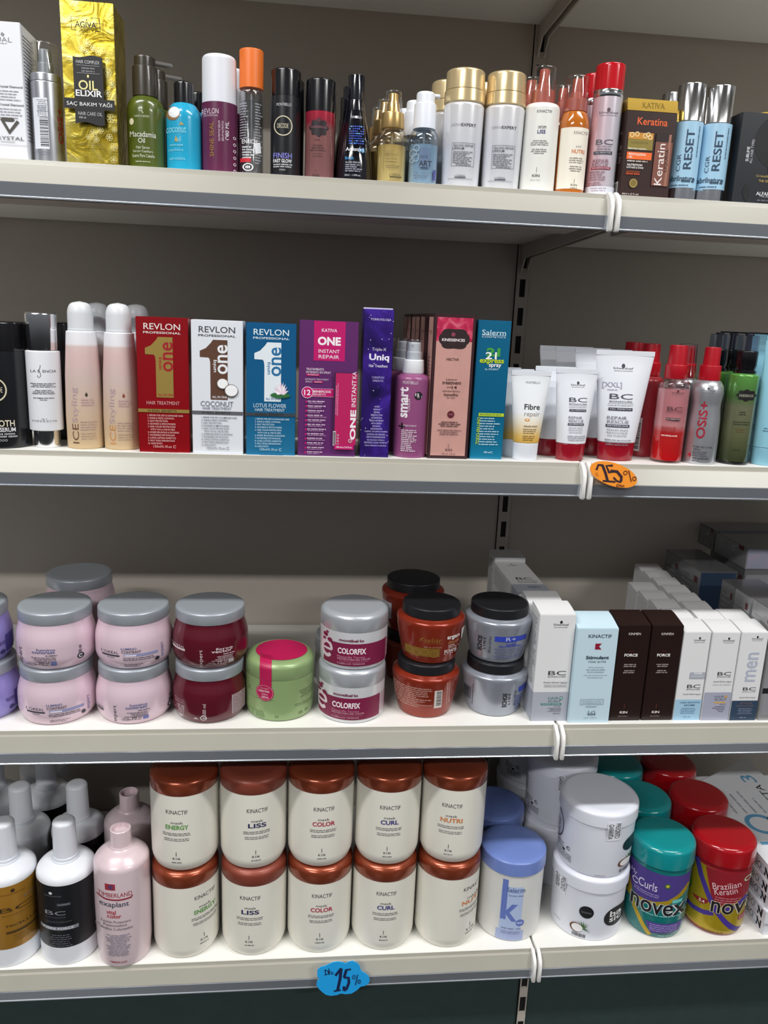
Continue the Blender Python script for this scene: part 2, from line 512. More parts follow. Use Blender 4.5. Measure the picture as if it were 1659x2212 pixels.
def sprayhead(t, z0, z1, r0, r1, m, ov=None):
    """collar and atomiser head"""
    h = z1-z0
    turned('collar', [(r0, z0), (r0, z0+h*0.42, 0.001), (r0*0.8, z0+h*0.43)], m, t)
    hd = turned('spray_head', [(r1*1.15, z0+h*0.43), (r1*1.15, z0+h*0.58, 0.001), (r1, z0+h*0.6), (r1*0.92, z1, 0.002), (0, z1)], m, t)
    link('orifice', _orifice(r1, z0+h*0.84), DARK, hd)
    return hd
def _orifice(r, z):
    bm = bmesh.new(); lathe(bm, solid([(0.0014, 0), (0.0014, 0.0008)]), 14)
    bmesh.ops.rotate(bm, verts=bm.verts[:], cent=(0, 0, 0), matrix=Matrix.Rotation(pi/2, 3, 'X'))
    bmesh.ops.translate(bm, verts=bm.verts[:], vec=(-r*0.25, -r*0.94, z))
    return bm

class Tube:
    """a squeeze tube: ellipse at the cap end, flat crimp at the other"""
    def __init__(self, wb, wt, db, z0, z1):
        self.wb, self.wt, self.db, self.z0, self.z1 = wb, wt, db, z0, z1
        self.W = wt; self.H = z1; self.curved = True
    def ab(self, z):
        q = max(0, min(1, (z-self.z0)/(self.z1-self.z0)))
        return (self.wb+(self.wt-self.wb)*q)/2, max(0.0008, self.db/2*(1-q**1.3))
    def pt(self, x, z, e):
        a, b = self.ab(z); q = max(-0.985, min(0.985, x/a)); c = sqrt(1-q*q)
        n = Vector((q*b, -c*a)); n.normalize()
        return Vector((x+n.x*e, -b*c+n.y*e, z))
def tube(name, label, x, y, z, wb, wt, db, hc, H, mbody, mcap, group=None, turn=0.0, capr=1.0, mcr=None):
    t = thing(name, label, 'tube', (x, y, z), turn, group)
    s = Tube(wb, wt, db, hc, H-0.006); bm = bmesh.new(); rings = []; n = 40
    for i in range(15):
        zz = hc+(H-0.006-hc)*i/14; a, b = s.ab(zz)
        rings.append([bm.verts.new((a*sin(2*pi*j/n), -b*cos(2*pi*j/n), zz)) for j in range(n)])
    for p, q in zip(rings, rings[1:]):
        for j in range(n): bm.faces.new((p[j], p[(j+1) % n], q[(j+1) % n], q[j]))
    bm.faces.new(rings[0][::-1]); bm.faces.new(rings[-1])
    link('tube_body', bm, mbody, t)
    link('crimp', box(bmesh.new(), -wt/2, wt/2, -0.0009, 0.0009, H-0.007, H, 0.0003), mcr or mbody, t)
    kk = db/wb
    turned('cap', [(wb/2*0.9, 0), (wb/2*0.94, 0.0005, 0.002), (wb/2*0.985*capr, hc-0.001, 0.001), (wb/2*0.9, hc)], mcap, t, k=kk)
    return t, s

# ================================================================== upper shelf: serums
z = Z1
# white boxed serum at the left edge
CARTW = mat('e6e8ee', 0.4)
t, s = carton('serum_box', 'white serum box with a diamond emblem at the far left of the upper shelf', -0.7607, 0.015, z, 0.0725, 0.058, 0.1506, CARTW)
p = Print(s, t)
p.t('KARUAL', 0.60, 0.128, 0.52, 0.034, '8a8d96'); p.poly([(0.71, 0.075), (0.755, 0.09), (0.73, 0.108), (0.69, 0.095)], '8a8d96')
p.m(0.62, 0.155, 0.44, 1, 0.02, 0.007, '9a9aa2')
for tt in (0.462, 0.592):
    p.t('SERUM - Crystal Diamond', 0.68, tt, 0.60, 0.021, '4c4c56', b=0.012); p.m(0.66, tt+0.03, 0.6, 4, 0.021, 0.010, '9a9ca6')
for q in ([(0.60, 0.70), (0.63, 0.685), (0.80, 0.685), (0.83, 0.70), (0.80, 0.712), (0.64, 0.712)], [(0.60, 0.70), (0.65, 0.70), (0.74, 0.775), (0.72, 0.80)], [(0.72, 0.80), (0.72, 0.785), (0.86, 0.70), (0.90, 0.715), (0.735, 0.805)]): p.poly(q, '4a4640')
p.t('CRYSTAL', 0.70, 0.835, 0.52, 0.026, '5a5650'); p.t('DIAMOND', 0.70, 0.862, 0.22, 0.011, '8a8780'); p.r(0.68, 0.885, 0.66, 0.002, '8a8780')
p.done()
p = Print(Flat(0.058, 0.1506, 0, M=Matrix.Translation((0.03625, 0.029, 0)) @ Matrix.Rotation(pi/2, 4, 'Z')), t, 'side_print')
p.m(0.5, 0.08, 0.8, 30, 0.026, 0.011, '6a6c78', 'l'); p.done()

# silver styling bottle with clear cap
prof = [(0.0172, 0), (0.0179, 0.001), (0.0179, 0.0915)]
t = vessel('pump_bottle', 'silver pump bottle with clear cap and sideways red letters beside the tall gold box', -0.7038, 0.0335, z, [
    ('body', [(0.0172, 0), (0.0179, 0.001, 0.001), (0.0179, 0.0905, 0.001), (0.0168, 0.0917)], SILVER),
    ('collar', [(0.0172, 0.0919), (0.0172, 0.1000, 0.001), (0.0150, 0.1010)], SILVER),
    ('pump_head', [(0.0090, 0.1012), (0.0090, 0.113, 0.001), (0.0075, 0.114), (0.0075, 0.128, 0.001), (0, 0.129)], mat('8f9499', 0.4, 0.4)),
    ('clear_cap', [(0.0160, 0.1006), (0.0155, 0.1345, 0.002), (0, 0.1358)], CLEAR)])
s = Round(prof); p = Print(s, t)
p.r(0.28, 0.52, 0.44, 0.62, 'dfe3ea'); p.bars(0.36, 0.62, 0.26, 0.36, '33363f', 90)
p.m(0.20, 0.37, 0.40, 9, 0.012, 0.007, '8b8f99', rot=90); p.m(0.34, 0.24, 0.36, 7, 0.022, 0.009, '6c707c')
p.t('OSiS+', 0.87, 0.52, 0.16, 0.44, '9a2a33', 90, 0.02); p.m(0.30, 0.865, 0.44, 2, 0.03, 0.010, '7f8490'); p.done()

# tall gold box
FOIL = cloudmat('gold_foil', [(0.3, 'a58a1e'), (0.5, 'd6c04a'), (0.7, 'efe08a')], 38, 0.24, 5, 0.9, 0.45, 1.2)
t, s = carton('hair_oil_box', 'tall shiny gold box with an embossed floral pattern and black label', -0.6480, 0.013, z, 0.0605, 0.060, 0.1775, FOIL)
p = Print(s, t, 'front_label'); K = '17171a'; PG = mat('f1e8a0', 0.25, 0.6)
random.seed(3)
def flower(u, v, r):
    for q in range(6):
        A = q*pi/3; p.ring(u+cos(A)*r*0.8, v+sin(A)*r*0.8*0.34, r*0.62, r*0.16, PG, 12)
    p.d(u, v, r*0.25, PG, 10)
for (u, v, r) in ((0.86, 0.42, 0.055), (0.93, 0.49, 0.045), (0.84, 0.545, 0.05), (0.94, 0.60, 0.04), (0.88, 0.70, 0.06), (0.95, 0.77, 0.04), (0.85, 0.82, 0.05), (0.93, 0.88, 0.055), (0.92, 0.96, 0.05), (0.55, 0.80, 0.055), (0.68, 0.78, 0.05), (0.60, 0.84, 0.045), (0.46, 0.83, 0.04), (0.50, 0.255, 0.05), (0.40, 0.29, 0.045), (0.62, 0.285, 0.045), (0.72, 0.30, 0.05), (0.50, 0.31, 0.04), (0.88, 0.355, 0.04)): flower(u, v, r)
for sx in (-1, 1):
    p.strip([(0.5+sx*0.10, 0.108), (0.5+sx*0.265, 0.108), (0.5+sx*0.265, 0.185), (0.5+sx*0.17, 0.187)], 0.012, K)
p.t('AGIVA', 0.50, 0.150, 0.40, 0.036, K, b=0.015); p.d(0.525, 0.122, 0.014, K, 8)
n = 12; wave = lambda a, q: [(0.23+0.56*i/n, a+q*sin(2*pi*i/n+0.5)) for i in range(n+1)]
p.poly(wave(0.338, 0.008)+[(0.79, 0.60), (0.23, 0.60)], K)
p.poly([(0.23, 0.60), (0.79, 0.60)]+[(0.79-0.56*i/n, 0.748+0.009*sin(2*pi*i/n+0.5)) for i in range(n+1)], K)
p.r(0.51, 0.627, 0.96, 0.064, K)
p.t('HAIR COMPLEX', 0.51, 0.372, 0.44, 0.020, 'c9c9cc'); p.r(0.51, 0.393, 0.44, 0.0015, 'c9c9cc'); p.m(0.51, 0.410, 0.36, 2, 0.018, 0.010, '8b8b90'); p.r(0.51, 0.440, 0.44, 0.0015, 'c9c9cc')
GL = mat('e8df9a', 0.3, 0.3)
p.t('OIL', 0.50, 0.512, 0.36, 0.058, GL, b=0.01); p.d(0.505, 0.458, 0.02, GL, 10, 1.4); p.t('ELIXIR', 0.51, 0.562, 0.50, 0.038, 'f2f2f2', b=0.02)
p.t('SAÇ BAKIM YAĞI', 0.51, 0.627, 0.86, 0.036, 'f0f0f0'); p.t('HAIR CARE OIL', 0.52, 0.687, 0.46, 0.022, 'b9b9bc'); p.t('150 ml', 0.37, 0.712, 0.13, 0.012, 'd9d9d9')
p.strip([(0.30, 0.885), (0.31, 0.875), (0.70, 0.875), (0.73, 0.89), (0.72, 0.905)], 0.01, '6a5a20'); p.done()

# olive pump bottles
OLIVE = mat('4d5a1c', 0.25, 0, 0.4); BRN = mat('3a342c', 0.28, 0, 0.3)
oprof = [(0.0215, 0), (0.0229, 0.0015, 0.002), (0.0229, 0.070, 0.006), (0.0205, 0.080, 0.006), (0.0135, 0.0858)]
t = vessel('pump_bottle', 'front olive green pump bottle with dark brown pump', -0.5889, 0.0425, z, [
    ('body', oprof, OLIVE),
    ('pump_collar', [(0.0152, 0.0856), (0.0152, 0.0885, 0.001), (0.0150, 0.1185, 0.001), (0.0145, 0.1190)], BRN),
    ('pump_head', [(0.0126, 0.1192), (0.0126, 0.1290, 0.002), (0.0118, 0.1310, 0.001), (0, 0.1315)], BRN)])
nozzle(t, BRN, 0.1268, 0.012, 0.034, 0.0032, 0.25)
s = Round(oprof); p = Print(s, t)
p.t('HAIR CHEMIST', 0.40, 0.30, 0.38, 0.028, 'c8cdb0'); p.ring(0.36, 0.215, 0.045, 0.012, 'c8cdb0', 14); p.strip([(0.39, 0.235), (0.43, 0.262)], 0.02, 'c8cdb0')
p.d(0.13, 0.37, 0.055, 'd9d2b4', 18, 1.5)
p.t('Macadamia', 0.41, 0.535, 0.66, 0.075, 'e6e8da'); p.t('Oil', 0.37, 0.62, 0.17, 0.065, 'e6e8da')
p.t('Hair Serum', 0.40, 0.71, 0.34, 0.04, 'd0d4bd'); p.t('Serum Capillaire', 0.40, 0.765, 0.50, 0.042, 'd0d4bd'); p.t('Suero Para Cabello', 0.41, 0.82, 0.56, 0.042, 'd0d4bd'); p.m(0.40, 0.90, 0.5, 1, 0.03, 0.018, 'a9ae8e'); p.done()
dup(t, (-0.5860, 0.0980, z), 'olive green pump bottle half hidden behind the front olive one', drop=('lettering',))

# turquoise bottles
TQ = mat('1f9fc6', 0.22, 0, 0.4)
cprof = [(0.0205, 0), (0.0218, 0.0015, 0.002), (0.0218, 0.068, 0.010), (0.0150, 0.0795, 0.008), (0.0115, 0.081)]
t = vessel('flip_cap_bottle', 'front turquoise bottle with black cap beside the olive bottle', -0.5425, 0.0416, z, [
    ('body', cprof, TQ), ('cap', [(0.0118, 0.0812), (0.0118, 0.1035, 0.002), (0.0105, 0.1056, 0.001), (0, 0.1058)], BLACK)])
s = Round(cprof); p = Print(s, t)
p.d(0.20, 0.18, 0.19, '8a6a44', 24); p.d(0.23, 0.165, 0.15, 'dfe3e4', 24)
p.poly([(0.36, 0.345), (0.42, 0.30), (0.50, 0.345)], 'b29a52')
p.t('coconut', 0.28, 0.41, 0.54, 0.085, '8fdcec'); p.t('oil', 0.33, 0.545, 0.14, 0.075, '8fdcec'); p.poly([(0.23, 0.575), (0.27, 0.49), (0.32, 0.575)], 'b29a52')
p.t('capillaire', 0.26, 0.70, 0.40, 0.045, '7fd0e2'); p.m(0.28, 0.63, 0.4, 1, 0.04, 0.02, '7fd0e2'); p.t('aerodelia', 0.30, 0.815, 0.42, 0.045, '7fd0e2'); p.done()
dup(t, (-0.5310, 0.0875, z), 'black capped turquoise bottle peeking out behind the front one', drop=('lettering',))

# maroon bottles with tall white cap
MAR = mat('5d2145', 0.33); WCAP = mat('dfe2ea', 0.42)
sprof = [(0.0214, 0), (0.0219, 0.001), (0.0219, 0.0820)]
t = vessel('serum_bottle', 'front maroon serum bottle with a tall white cap', -0.4989, 0.0418, z, [
    ('body', [(0.0212, 0), (0.0219, 0.001, 0.001), (0.0219, 0.0825)], MAR), ('cap', [(0.0212, 0.0827), (0.0208, 0.1335, 0.003), (0.0185, 0.1368, 0.003), (0, 0.1375)], WCAP)])
s = Round(sprof); p = Print(s, t); G = mat('a5803f', 0.35, 0.3)
p.t('REVLON', 0.24, 0.13, 0.46, 0.075, 'd9c6d2'); p.t('PROFESSIONAL', 0.26, 0.19, 0.40, 0.025, 'c9b0c0')
p.t('SHINE SEAL', 0.275, 0.52, 0.11, 0.48, G, 90); p.t('NUTRITIVE SERUM', 0.485, 0.40, 0.055, 0.28, 'd9c6d2', 90); p.t('SERUM NUTRITIVO', 0.58, 0.40, 0.055, 0.28, 'd9c6d2', 90); p.t('80 ML', 0.70, 0.36, 0.10, 0.20, 'e6dbe2', 90); p.ring(0.70, 0.49, 0.05, 0.014, 'e6dbe2', 16, 60, 330)
for i in range(6): p.ring(0.90, 0.47+i*0.093, 0.040, 0.016, 'e6dbe2', 14)
p.m(0.99, 0.60, 0.5, 2, 0.03, 0.012, 'b79fae', rot=90); p.done()
dup(t, (-0.4920, 0.0940, z), 'white capped maroon bottle hidden behind the front maroon one', drop=('lettering',))

# clear bottle with orange cap
t = vessel('spray_bottle', 'clear see-through bottle with a bright orange cap', -0.4595, 0.0396, z, [
    ('body', [(0.0137, 0), (0.0147, 0.001, 0.001), (0.0147, 0.0985, 0.002), (0.0120, 0.1022)], clear('clear_bottle', 'f6f7f9', 0.10, 0.5, 0.04)),
    ('liquid', [(0.0128, 0.003), (0.0132, 0.004), (0.0132, 0.088)], clear('clear_liquid', 'eff1f3', 0.08, 0.35, 0.1)),
    ('dip_tube', [(0.0016, 0.004), (0.0016, 0.102)], FROST),
    ('cap', [(0.0148, 0.1025), (0.0146, 0.1460, 0.0015), (0, 0.1478)], mat('e8752a', 0.4, sss=0.1))])
s = Round([(0.0147, 0), (0.0147, 0.101)]); p = Print(s, t)
p.m(0.22, 0.17, 0.40, 14, 0.030, 0.014, 'b4b7bd', 'l'); p.m(0.80, 0.17, 0.30, 22, 0.032, 0.014, 'a8abb2', 'l'); p.t('ENRICH', 0.42, 0.60, 0.62, 0.05, 'f0f0f2'); p.m(0.38, 0.665, 0.5, 5, 0.030, 0.018, 'e0e2e6', 'l')
p.r(0.26, 0.815, 0.44, 0.046, 'c0202f'); p.ring(0.36, 0.895, 0.22, 0.05, 'f0f0f2', 24, ky=0.7); p.m(0.36, 0.895, 0.3, 1, 0.03, 0.03, 'f0f0f2')
p.poly([(0.62, 0.62), (0.86, 0.60), (0.90, 0.72), (0.66, 0.74)], 'dfe2e6'); p.done()

# slim black bottles
DBLK = mat('17181c', 0.3, 0, 0.25)
def ring_print(s, t, big=False):
    p = Print(s, t)
    return p
dprof = [(0.0182, 0), (0.0188, 0.001), (0.0188, 0.0950)]
t = vessel('serum_bottle', 'front slim black bottle with a cream ring drawn on it', -0.4169, 0.0388, z, [
    ('body', [(0.0182, 0), (0.0188, 0.001, 0.001), (0.0188, 0.0950)], DBLK), ('cap', [(0.0186, 0.0953), (0.0186, 0.1245, 0.001), (0.0172, 0.1262, 0.001), (0, 0.1264)], BLACK)])
s = Round(dprof); p = Print(s, t); CR = 'd9cfb2'
p.t('MONTIBELLO', 0.44, 0.115, 0.48, 0.035, 'c8c8cc'); p.ring(0.42, 0.37, 0.30, 0.030, CR, 36, ky=1.02); p.t('DECODE', 0.41, 0.37, 0.36, 0.055, CR)
p.t('FINISH', 0.41, 0.73, 0.60, 0.068, '7a78c8', b=0.015); p.t('FAST GLOW', 0.41, 0.795, 0.60, 0.045, 'e3e3e6', b=0.02); p.m(0.41, 0.84, 0.58, 2, 0.027, 0.018, 'b9b9be', 'j')
for i in range(4): p.ring(0.33+i*0.05, 0.905, 0.024, 0.007, 'b9b9be', 10)
p.done()
dup(t, (-0.4130, 0.0800, z), 'slim black bottle almost hidden behind the black ringed one', drop=('lettering',))

# pink serum with black cap
kprof = [(0.0180, 0), (0.0186, 0.001), (0.0186, 0.0800)]
PK = gmat('rose_gradient', [(0.0, '8d5f60'), (0.74, '94625f'), (0.86, 'a02a40'), (1.0, 'b42a42')], 0.16, 0.35, 0.5)
t = vessel('serum_bottle', 'front dusky pink serum bottle with black cap and black badge', -0.3736, 0.0386, z, [
    ('body', [(0.0178, 0), (0.0186, 0.001, 0.001), (0.0186, 0.0800)], PK), ('cap', [(0.0187, 0.0803), (0.0187, 0.1160, 0.001), (0.0172, 0.1178, 0.001), (0, 0.118)], BLACK)])
s = Round(kprof); p = Print(s, t)
def badge(p, u, v, r, c, ky):
    n = 64; P = []
    for i in range(n):
        A = 2*pi*i/n; q = 1+0.10*cos(8*A); P.append((u+cos(A)*r*q, v+sin(A)*r*q*ky))
    p.poly(P, c)
badge(p, 0.46, 0.245, 0.30, '1c0d14', 0.42); p.t('KINESSENCES', 0.46, 0.235, 0.54, 0.032, '8d5560'); p.d(0.47, 0.14, 0.05, '5a1a2c', 12)
p.m(0.40, 0.42, 0.25, 1, 0.03, 0.014, '3c2428'); p.m(0.43, 0.50, 0.52, 3, 0.035, 0.015, '3c2428'); p.m(0.43, 0.62, 0.36, 2, 0.035, 0.012, '5a3c40'); p.r(0.38, 0.875, 0.008, 0.05, '3c2428'); p.m(0.38, 0.93, 0.30, 2, 0.025, 0.014, '3c2428'); p.done()
dup(t, (-0.3715, 0.0800, z), 'pink serum bottle almost hidden behind the front pink one', drop=('lettering',))

# conical black bottles
aprof = [(0.0222, 0), (0.0232, 0.0015, 0.002), (0.0228, 0.020), (0.0190, 0.055), (0.0130, 0.080), (0.0118, 0.0860)]
t = vessel('serum_bottle', 'front glossy black conical bottle with blue dotted square', -0.3290, 0.0432, z, [
    ('body', aprof, mat('0e0d16', 0.12, 0, 0.6)), ('collar', [(0.0116, 0.0862), (0.0112, 0.0985, 0.0006), (0.0104, 0.0988)], mat('14151c', 0.14, 0, 0.5)), ('cap', [(0.0104, 0.0990), (0.0102, 0.1275, 0.0008), (0, 0.1284)], mat('12131c', 0.12, 0, 0.6))])
s = Round(fil(aprof), H=0.086, W=0.0464); p = Print(s, t)
p.t('MONTIBELLO', 0.52, 0.10, 0.30, 0.035, 'c9c9d6'); p.d(0.52, 0.10, 0.035, 'dfe0ea', 12); random.seed(11)
for i in range(8):
    for j in range(8):
        if random.random() < 0.9: p.d(0.36+i*0.047, 0.235+j*0.034, 0.019, random.choice(['1d3fb0', '2a55d0', '2648c0', '58a8e8', '1b3490']), 8)
p.t('Artist(e)', 0.50, 0.565, 0.42, 0.065, 'e9ecf4', b=0.01); p.t('(e)', 0.67, 0.565, 0.12, 0.075, '3aa0e6', b=0.01)
p.t('finish', 0.38, 0.68, 0.20, 0.045, '3aa0e6'); p.t('GLOSS SERUM', 0.46, 0.74, 0.34, 0.024, 'c0c4d2'); p.m(0.52, 0.775, 0.46, 4, 0.028, 0.016, 'a8acbc', 'l'); p.t('50ml - 1.69fl.oz.', 0.47, 0.915, 0.38, 0.024, 'c0c4d2'); p.done()
dup(t, (-0.3330, 0.0960, z), 'black conical bottle just behind the front conical one', group='black conical bottles', drop=('lettering',))
dup(t, (-0.3345, 0.1490, z), 'black conical bottle furthest back of its row of three', group='black conical bottles', drop=('lettering',))

# amber pump bottles with clear caps
AMB = clear('amber_glass', 'faf3e0', 0.10, 0.55, 0.05); CHAMP = mat('cfae72', 0.28, 0.75)
gprof = [(0.0182, 0), (0.0194, 0.0015, 0.002), (0.0194, 0.058, 0.005), (0.0150, 0.0665, 0.003), (0.0130, 0.0672)]
parts = [('body', gprof, AMB),
         ('serum', [(0.0168, 0.003), (0.0178, 0.004), (0.0178, 0.047)], gmat('amber_serum', [(0, 'd6cc9c'), (0.7, 'd0c48c'), (1, 'b8a468')], 0.3)),
         ('dip_tube', [(0.0015, 0.047), (0.0015, 0.066)], FROST),
         ('collar', [(0.0146, 0.0674), (0.0150, 0.0690), (0.0142, 0.0862, 0.001), (0.0120, 0.0868)], CHAMP),
         ('pump_head', [(0.0085, 0.087), (0.0080, 0.098, 0.001), (0.0066, 0.099), (0.0060, 0.1090, 0.001), (0, 0.1095)], CHAMP),
         ('clear_cap', [(0.0116, 0.0865), (0.0104, 0.1120, 0.002), (0, 0.1132)], CLEAR)]
t = vessel('pump_bottle', 'front small amber pump bottle with gold collar and clear cap', -0.2817, 0.0393, z, parts)
s = Round(gprof); p = Print(s, t)
p.t('SERIE EXPERT', 0.66, 0.17, 0.66, 0.035, '6f5c30')
for sx in (0.24, 0.84): p.r(sx, 0.50, 0.008, 0.50, '7d6d40')
p.r(0.54, 0.25, 0.60, 0.006, '7d6d40'); p.t('SERUM', 0.42, 0.42, 0.30, 0.03, '8a7a4c'); p.t('ABSOLUT', 0.50, 0.48, 0.46, 0.045, '6f5f34'); p.m(0.50, 0.56, 0.5, 2, 0.05, 0.018, '6a5a30'); p.m(0.55, 0.68, 0.52, 2, 0.03, 0.014, '4a4026'); p.t("L'ORÉAL", 0.65, 0.83, 0.38, 0.06, '4a4026'); p.r(0.66, 0.875, 0.38, 0.02, '4a4026'); p.done()
dup(t, (-0.2880, 0.0830, z), 'middle of three amber pump bottles standing in a row', drop=('lettering',))
dup(t, (-0.2925, 0.1260, z), 'rearmost of three amber pump bottles standing in a row', drop=('lettering',))

# pale blue pump bottles
BLG = clear('pale_blue_glass', 'dfe9f0', 0.10, 0.55, 0.05)
tprof = [(0.0188, 0), (0.0198, 0.0015, 0.002), (0.0198, 0.060, 0.006), (0.0145, 0.0690, 0.004), (0.0130, 0.0698)]
WPMP = mat('e6eaf2', 0.35)
parts = [('body', tprof, BLG), ('serum', [(0.0172, 0.003), (0.0182, 0.004), (0.0182, 0.050)], gmat('blue_serum', [(0, 'b9cddd'), (0.6, 'a9c3d8'), (1, '9db4c6')], 0.3)),
         ('dip_tube', [(0.0015, 0.05), (0.0015, 0.0690)], FROST),
         ('pump_collar', [(0.0144, 0.0700), (0.0144, 0.0740), (0.0138, 0.0995, 0.0015), (0.0120, 0.1002)], WPMP),
         ('pump_head', [(0.0118, 0.1004), (0.0116, 0.1130, 0.003), (0, 0.1144)], WPMP)]
t = vessel('pump_bottle', 'front pale blue pump bottle with white pump facing right', -0.2408, 0.0396, z, parts)
nozzle(t, WPMP, 0.1105, 0.011, 0.0185, 0.0028, 0.2, drop=0.003)
s = Round(tprof); p = Print(s, t)
for (u, v, r) in ((0.18, 0.44, 0.12), (0.28, 0.36, 0.10), (0.26, 0.52, 0.12), (0.16, 0.56, 0.08)): p.ring(u, v, r, 0.02, '9fb3c2', 18)
p.r(0.56, 0.52, 0.32, 0.33, '5d7391'); p.t('tecni', 0.52, 0.50, 0.26, 0.06, '3a465a'); p.t('ART', 0.58, 0.62, 0.40, 0.095, '1c222c', b=0.01); p.t('LISS CONTROL +', 0.52, 0.78, 0.50, 0.035, '55606e'); p.m(0.46, 0.825, 0.68, 2, 0.03, 0.016, '5e6a78'); p.r(0.88, 0.80, 0.07, 0.18, '4a4a8c'); p.done()
dup(t, (-0.2480, 0.0840, z), 'middle of three pale blue pump bottles with white pumps', drop=('lettering',))
dup(t, (-0.2545, 0.1280, z), 'rearmost of three pale blue pump bottles with white pumps', drop=('lettering',))

# two pearly bottles with champagne caps
PEARL = gmat('pearl_body', [(0, 'd8d9de'), (0.5, 'd2d4dc'), (1, 'dcdbdc')], 0.2, 0.15, 0.5); CAPG = mat('e2cb9c', 0.25, 0.55)
eprof = [(0.0228, 0), (0.0240, 0.0015), (0.0262, 0.1000)]
parts = [('body', [(0.0228, 0), (0.0240, 0.0015, 0.0015), (0.0260, 0.0990, 0.002), (0.0240, 0.1015)], PEARL), ('neck_band', [(0.0246, 0.1017), (0.0262, 0.1030), (0.0258, 0.1165), (0.0245, 0.1170)], CAPG), ('cap', [(0.0250, 0.1174), (0.0250, 0.1200), (0.0244, 0.1405, 0.003), (0, 0.1430)], CAPG)]
def serie(t):
    s = Round(eprof, W=0.0505); p = Print(s, t)
    p.t('SÉRIE', 0.34, 0.255, 0.26, 0.034, 'a2a4ac'); p.t('EXPERT', 0.645, 0.26, 0.36, 0.034, '3c3e46', b=0.006)
    F = '6e7078'
    for a in ((0.54, 0.47, 0.56, 0.004), (0.54, 0.74, 0.56, 0.004)): p.r(*a, F)
    for u in (0.26, 0.82): p.r(u, 0.605, 0.006, 0.27, F)
    p.t('SEALING REPAIR', 0.54, 0.50, 0.50, 0.028, '4c4e56'); p.t('LIPIDIUM', 0.42, 0.535, 0.28, 0.026, '4c4e56', b=0.01); p.m(0.54, 0.575, 0.50, 7, 0.021, 0.013, '5a5c66', 'l'); p.m(0.56, 0.715, 0.5, 2, 0.016, 0.011, '5a5c66')
    p.t("L'ORÉAL", 0.50, 0.855, 0.27, 0.030, '5a5c66'); p.r(0.50, 0.877, 0.27, 0.013, '5a5c66'); p.m(0.50, 0.892, 0.6, 1, 0.01, 0.009, '8a8c94', 'j'); p.done()
t = vessel('treatment_bottle', 'pearly white bottle with champagne gold cap, left one of the front two', -0.1906, 0.0412, z, parts, group='pearly bottles with gold caps'); serie(t)
dup(t, (-0.1375, 0.0408, z), 'pearly white bottle with champagne gold cap beside the white bottle with brick red spray', rz=face_cam(-0.1375, 0.0405))
dup(t, (-0.2010, 0.0945, z), 'gold capped pearly bottle behind the left pearly one', drop=('lettering',))
dup(t, (-0.1475, 0.0940, z), 'gold capped pearly bottle behind the right pearly one', drop=('lettering',))

# white spray with brick red pump
BRICK = mat('a8503f', 0.4); OFFW = mat('e3e3de', 0.42)
lprof = [(0.0218, 0), (0.0230, 0.001), (0.0228, 0.1020), (0.0215, 0.1066)]
parts = [('body', [(0.0220, 0), (0.0231, 0.001, 0.0015), (0.0228, 0.1030, 0.004), (0.0200, 0.1072, 0.002), (0.0150, 0.1075)], OFFW), ('pump_collar', [(0.0148, 0.1077), (0.0142, 0.124, 0.001), (0.0120, 0.1245)], BRICK),
         ('pump_head', [(0.0090, 0.1247), (0.0085, 0.132, 0.001), (0.0072, 0.1325), (0.0064, 0.1495, 0.0015), (0, 0.1500)], BRICK), ('clear_cap', [(0.0156, 0.1078), (0.0146, 0.1520, 0.003), (0, 0.1545)], CLEAR)]
t = vessel('spray_bottle', 'white spray bottle with brick red pump under a clear cap', -0.0892, 0.0382, z, parts)
s = Round(lprof); p = Print(s, t)
def kin(p, big, colr, u=0.5, y0=0.10, tone='4a4a4a', word='serum', ml='150 ml  5 fl oz'):
    p.t('KINACTIF', u+0.04, y0, 0.40, 0.032, tone); p.t(word, u+0.01, y0+0.175, 0.22, 0.030, tone); p.t(big, u, y0+0.225, 0.22+0.04*(len(big)-4), 0.042, colr, b=0.02)
    p.m(u-0.03, y0+0.325, 0.52, 3, 0.022, 0.013, '7a7a7a'); p.m(u-0.03, y0+0.42, 0.45, 3, 0.022, 0.013, '7a7a7a')
    p.r(u-0.05, y0+0.65, 0.008, 0.06, tone); p.t('KIN', u-0.06, y0+0.715, 0.20, 0.030, tone, b=0.01); p.t(ml, u-0.07, y0+0.765, 0.26, 0.016, '6a6a6a')
kin(p, 'LISS', '3a3878', 0.53, 0.10); p.done()
dup(t, (-0.0925, 0.0880, z), 'white spray bottle with brick red pump behind the front white one', drop=('lettering',))

# amber spray bottle with cream label
parts = [('body', [(0.0180, 0), (0.0194, 0.0015, 0.0015), (0.0194, 0.088, 0.008), (0.0152, 0.0995, 0.004), (0.0140, 0.1005)], mat('b5651d', 0.12, 0, 0.6)), ('pump_collar', [(0.0146, 0.1007), (0.0140, 0.116, 0.001), (0.0110, 0.1165)], BRICK),
         ('pump_head', [(0.0088, 0.1167), (0.0080, 0.1235, 0.001), (0.0068, 0.124), (0.0062, 0.1405, 0.0015), (0, 0.141)], BRICK), ('clear_cap', [(0.0152, 0.1008), (0.0148, 0.1430, 0.003), (0, 0.1452)], CLEAR)]
t = vessel('spray_bottle', 'orange amber spray bottle with a cream label', -0.0463, 0.0345, z, parts)
s = Round([(0.0194, 0), (0.0194, 0.1005)]); p = Print(s, t, 'front_label')
p.r(0.54, 0.57, 0.90, 0.73, 'ece6d8'); p.t('KINACTIF', 0.74, 0.27, 0.44, 0.038, '5a544a'); p.t('cicl', 0.70, 0.43, 0.16, 0.028, '5a544a'); p.t('NUTRI', 0.70, 0.49, 0.40, 0.048, 'd2783c', b=0.02)
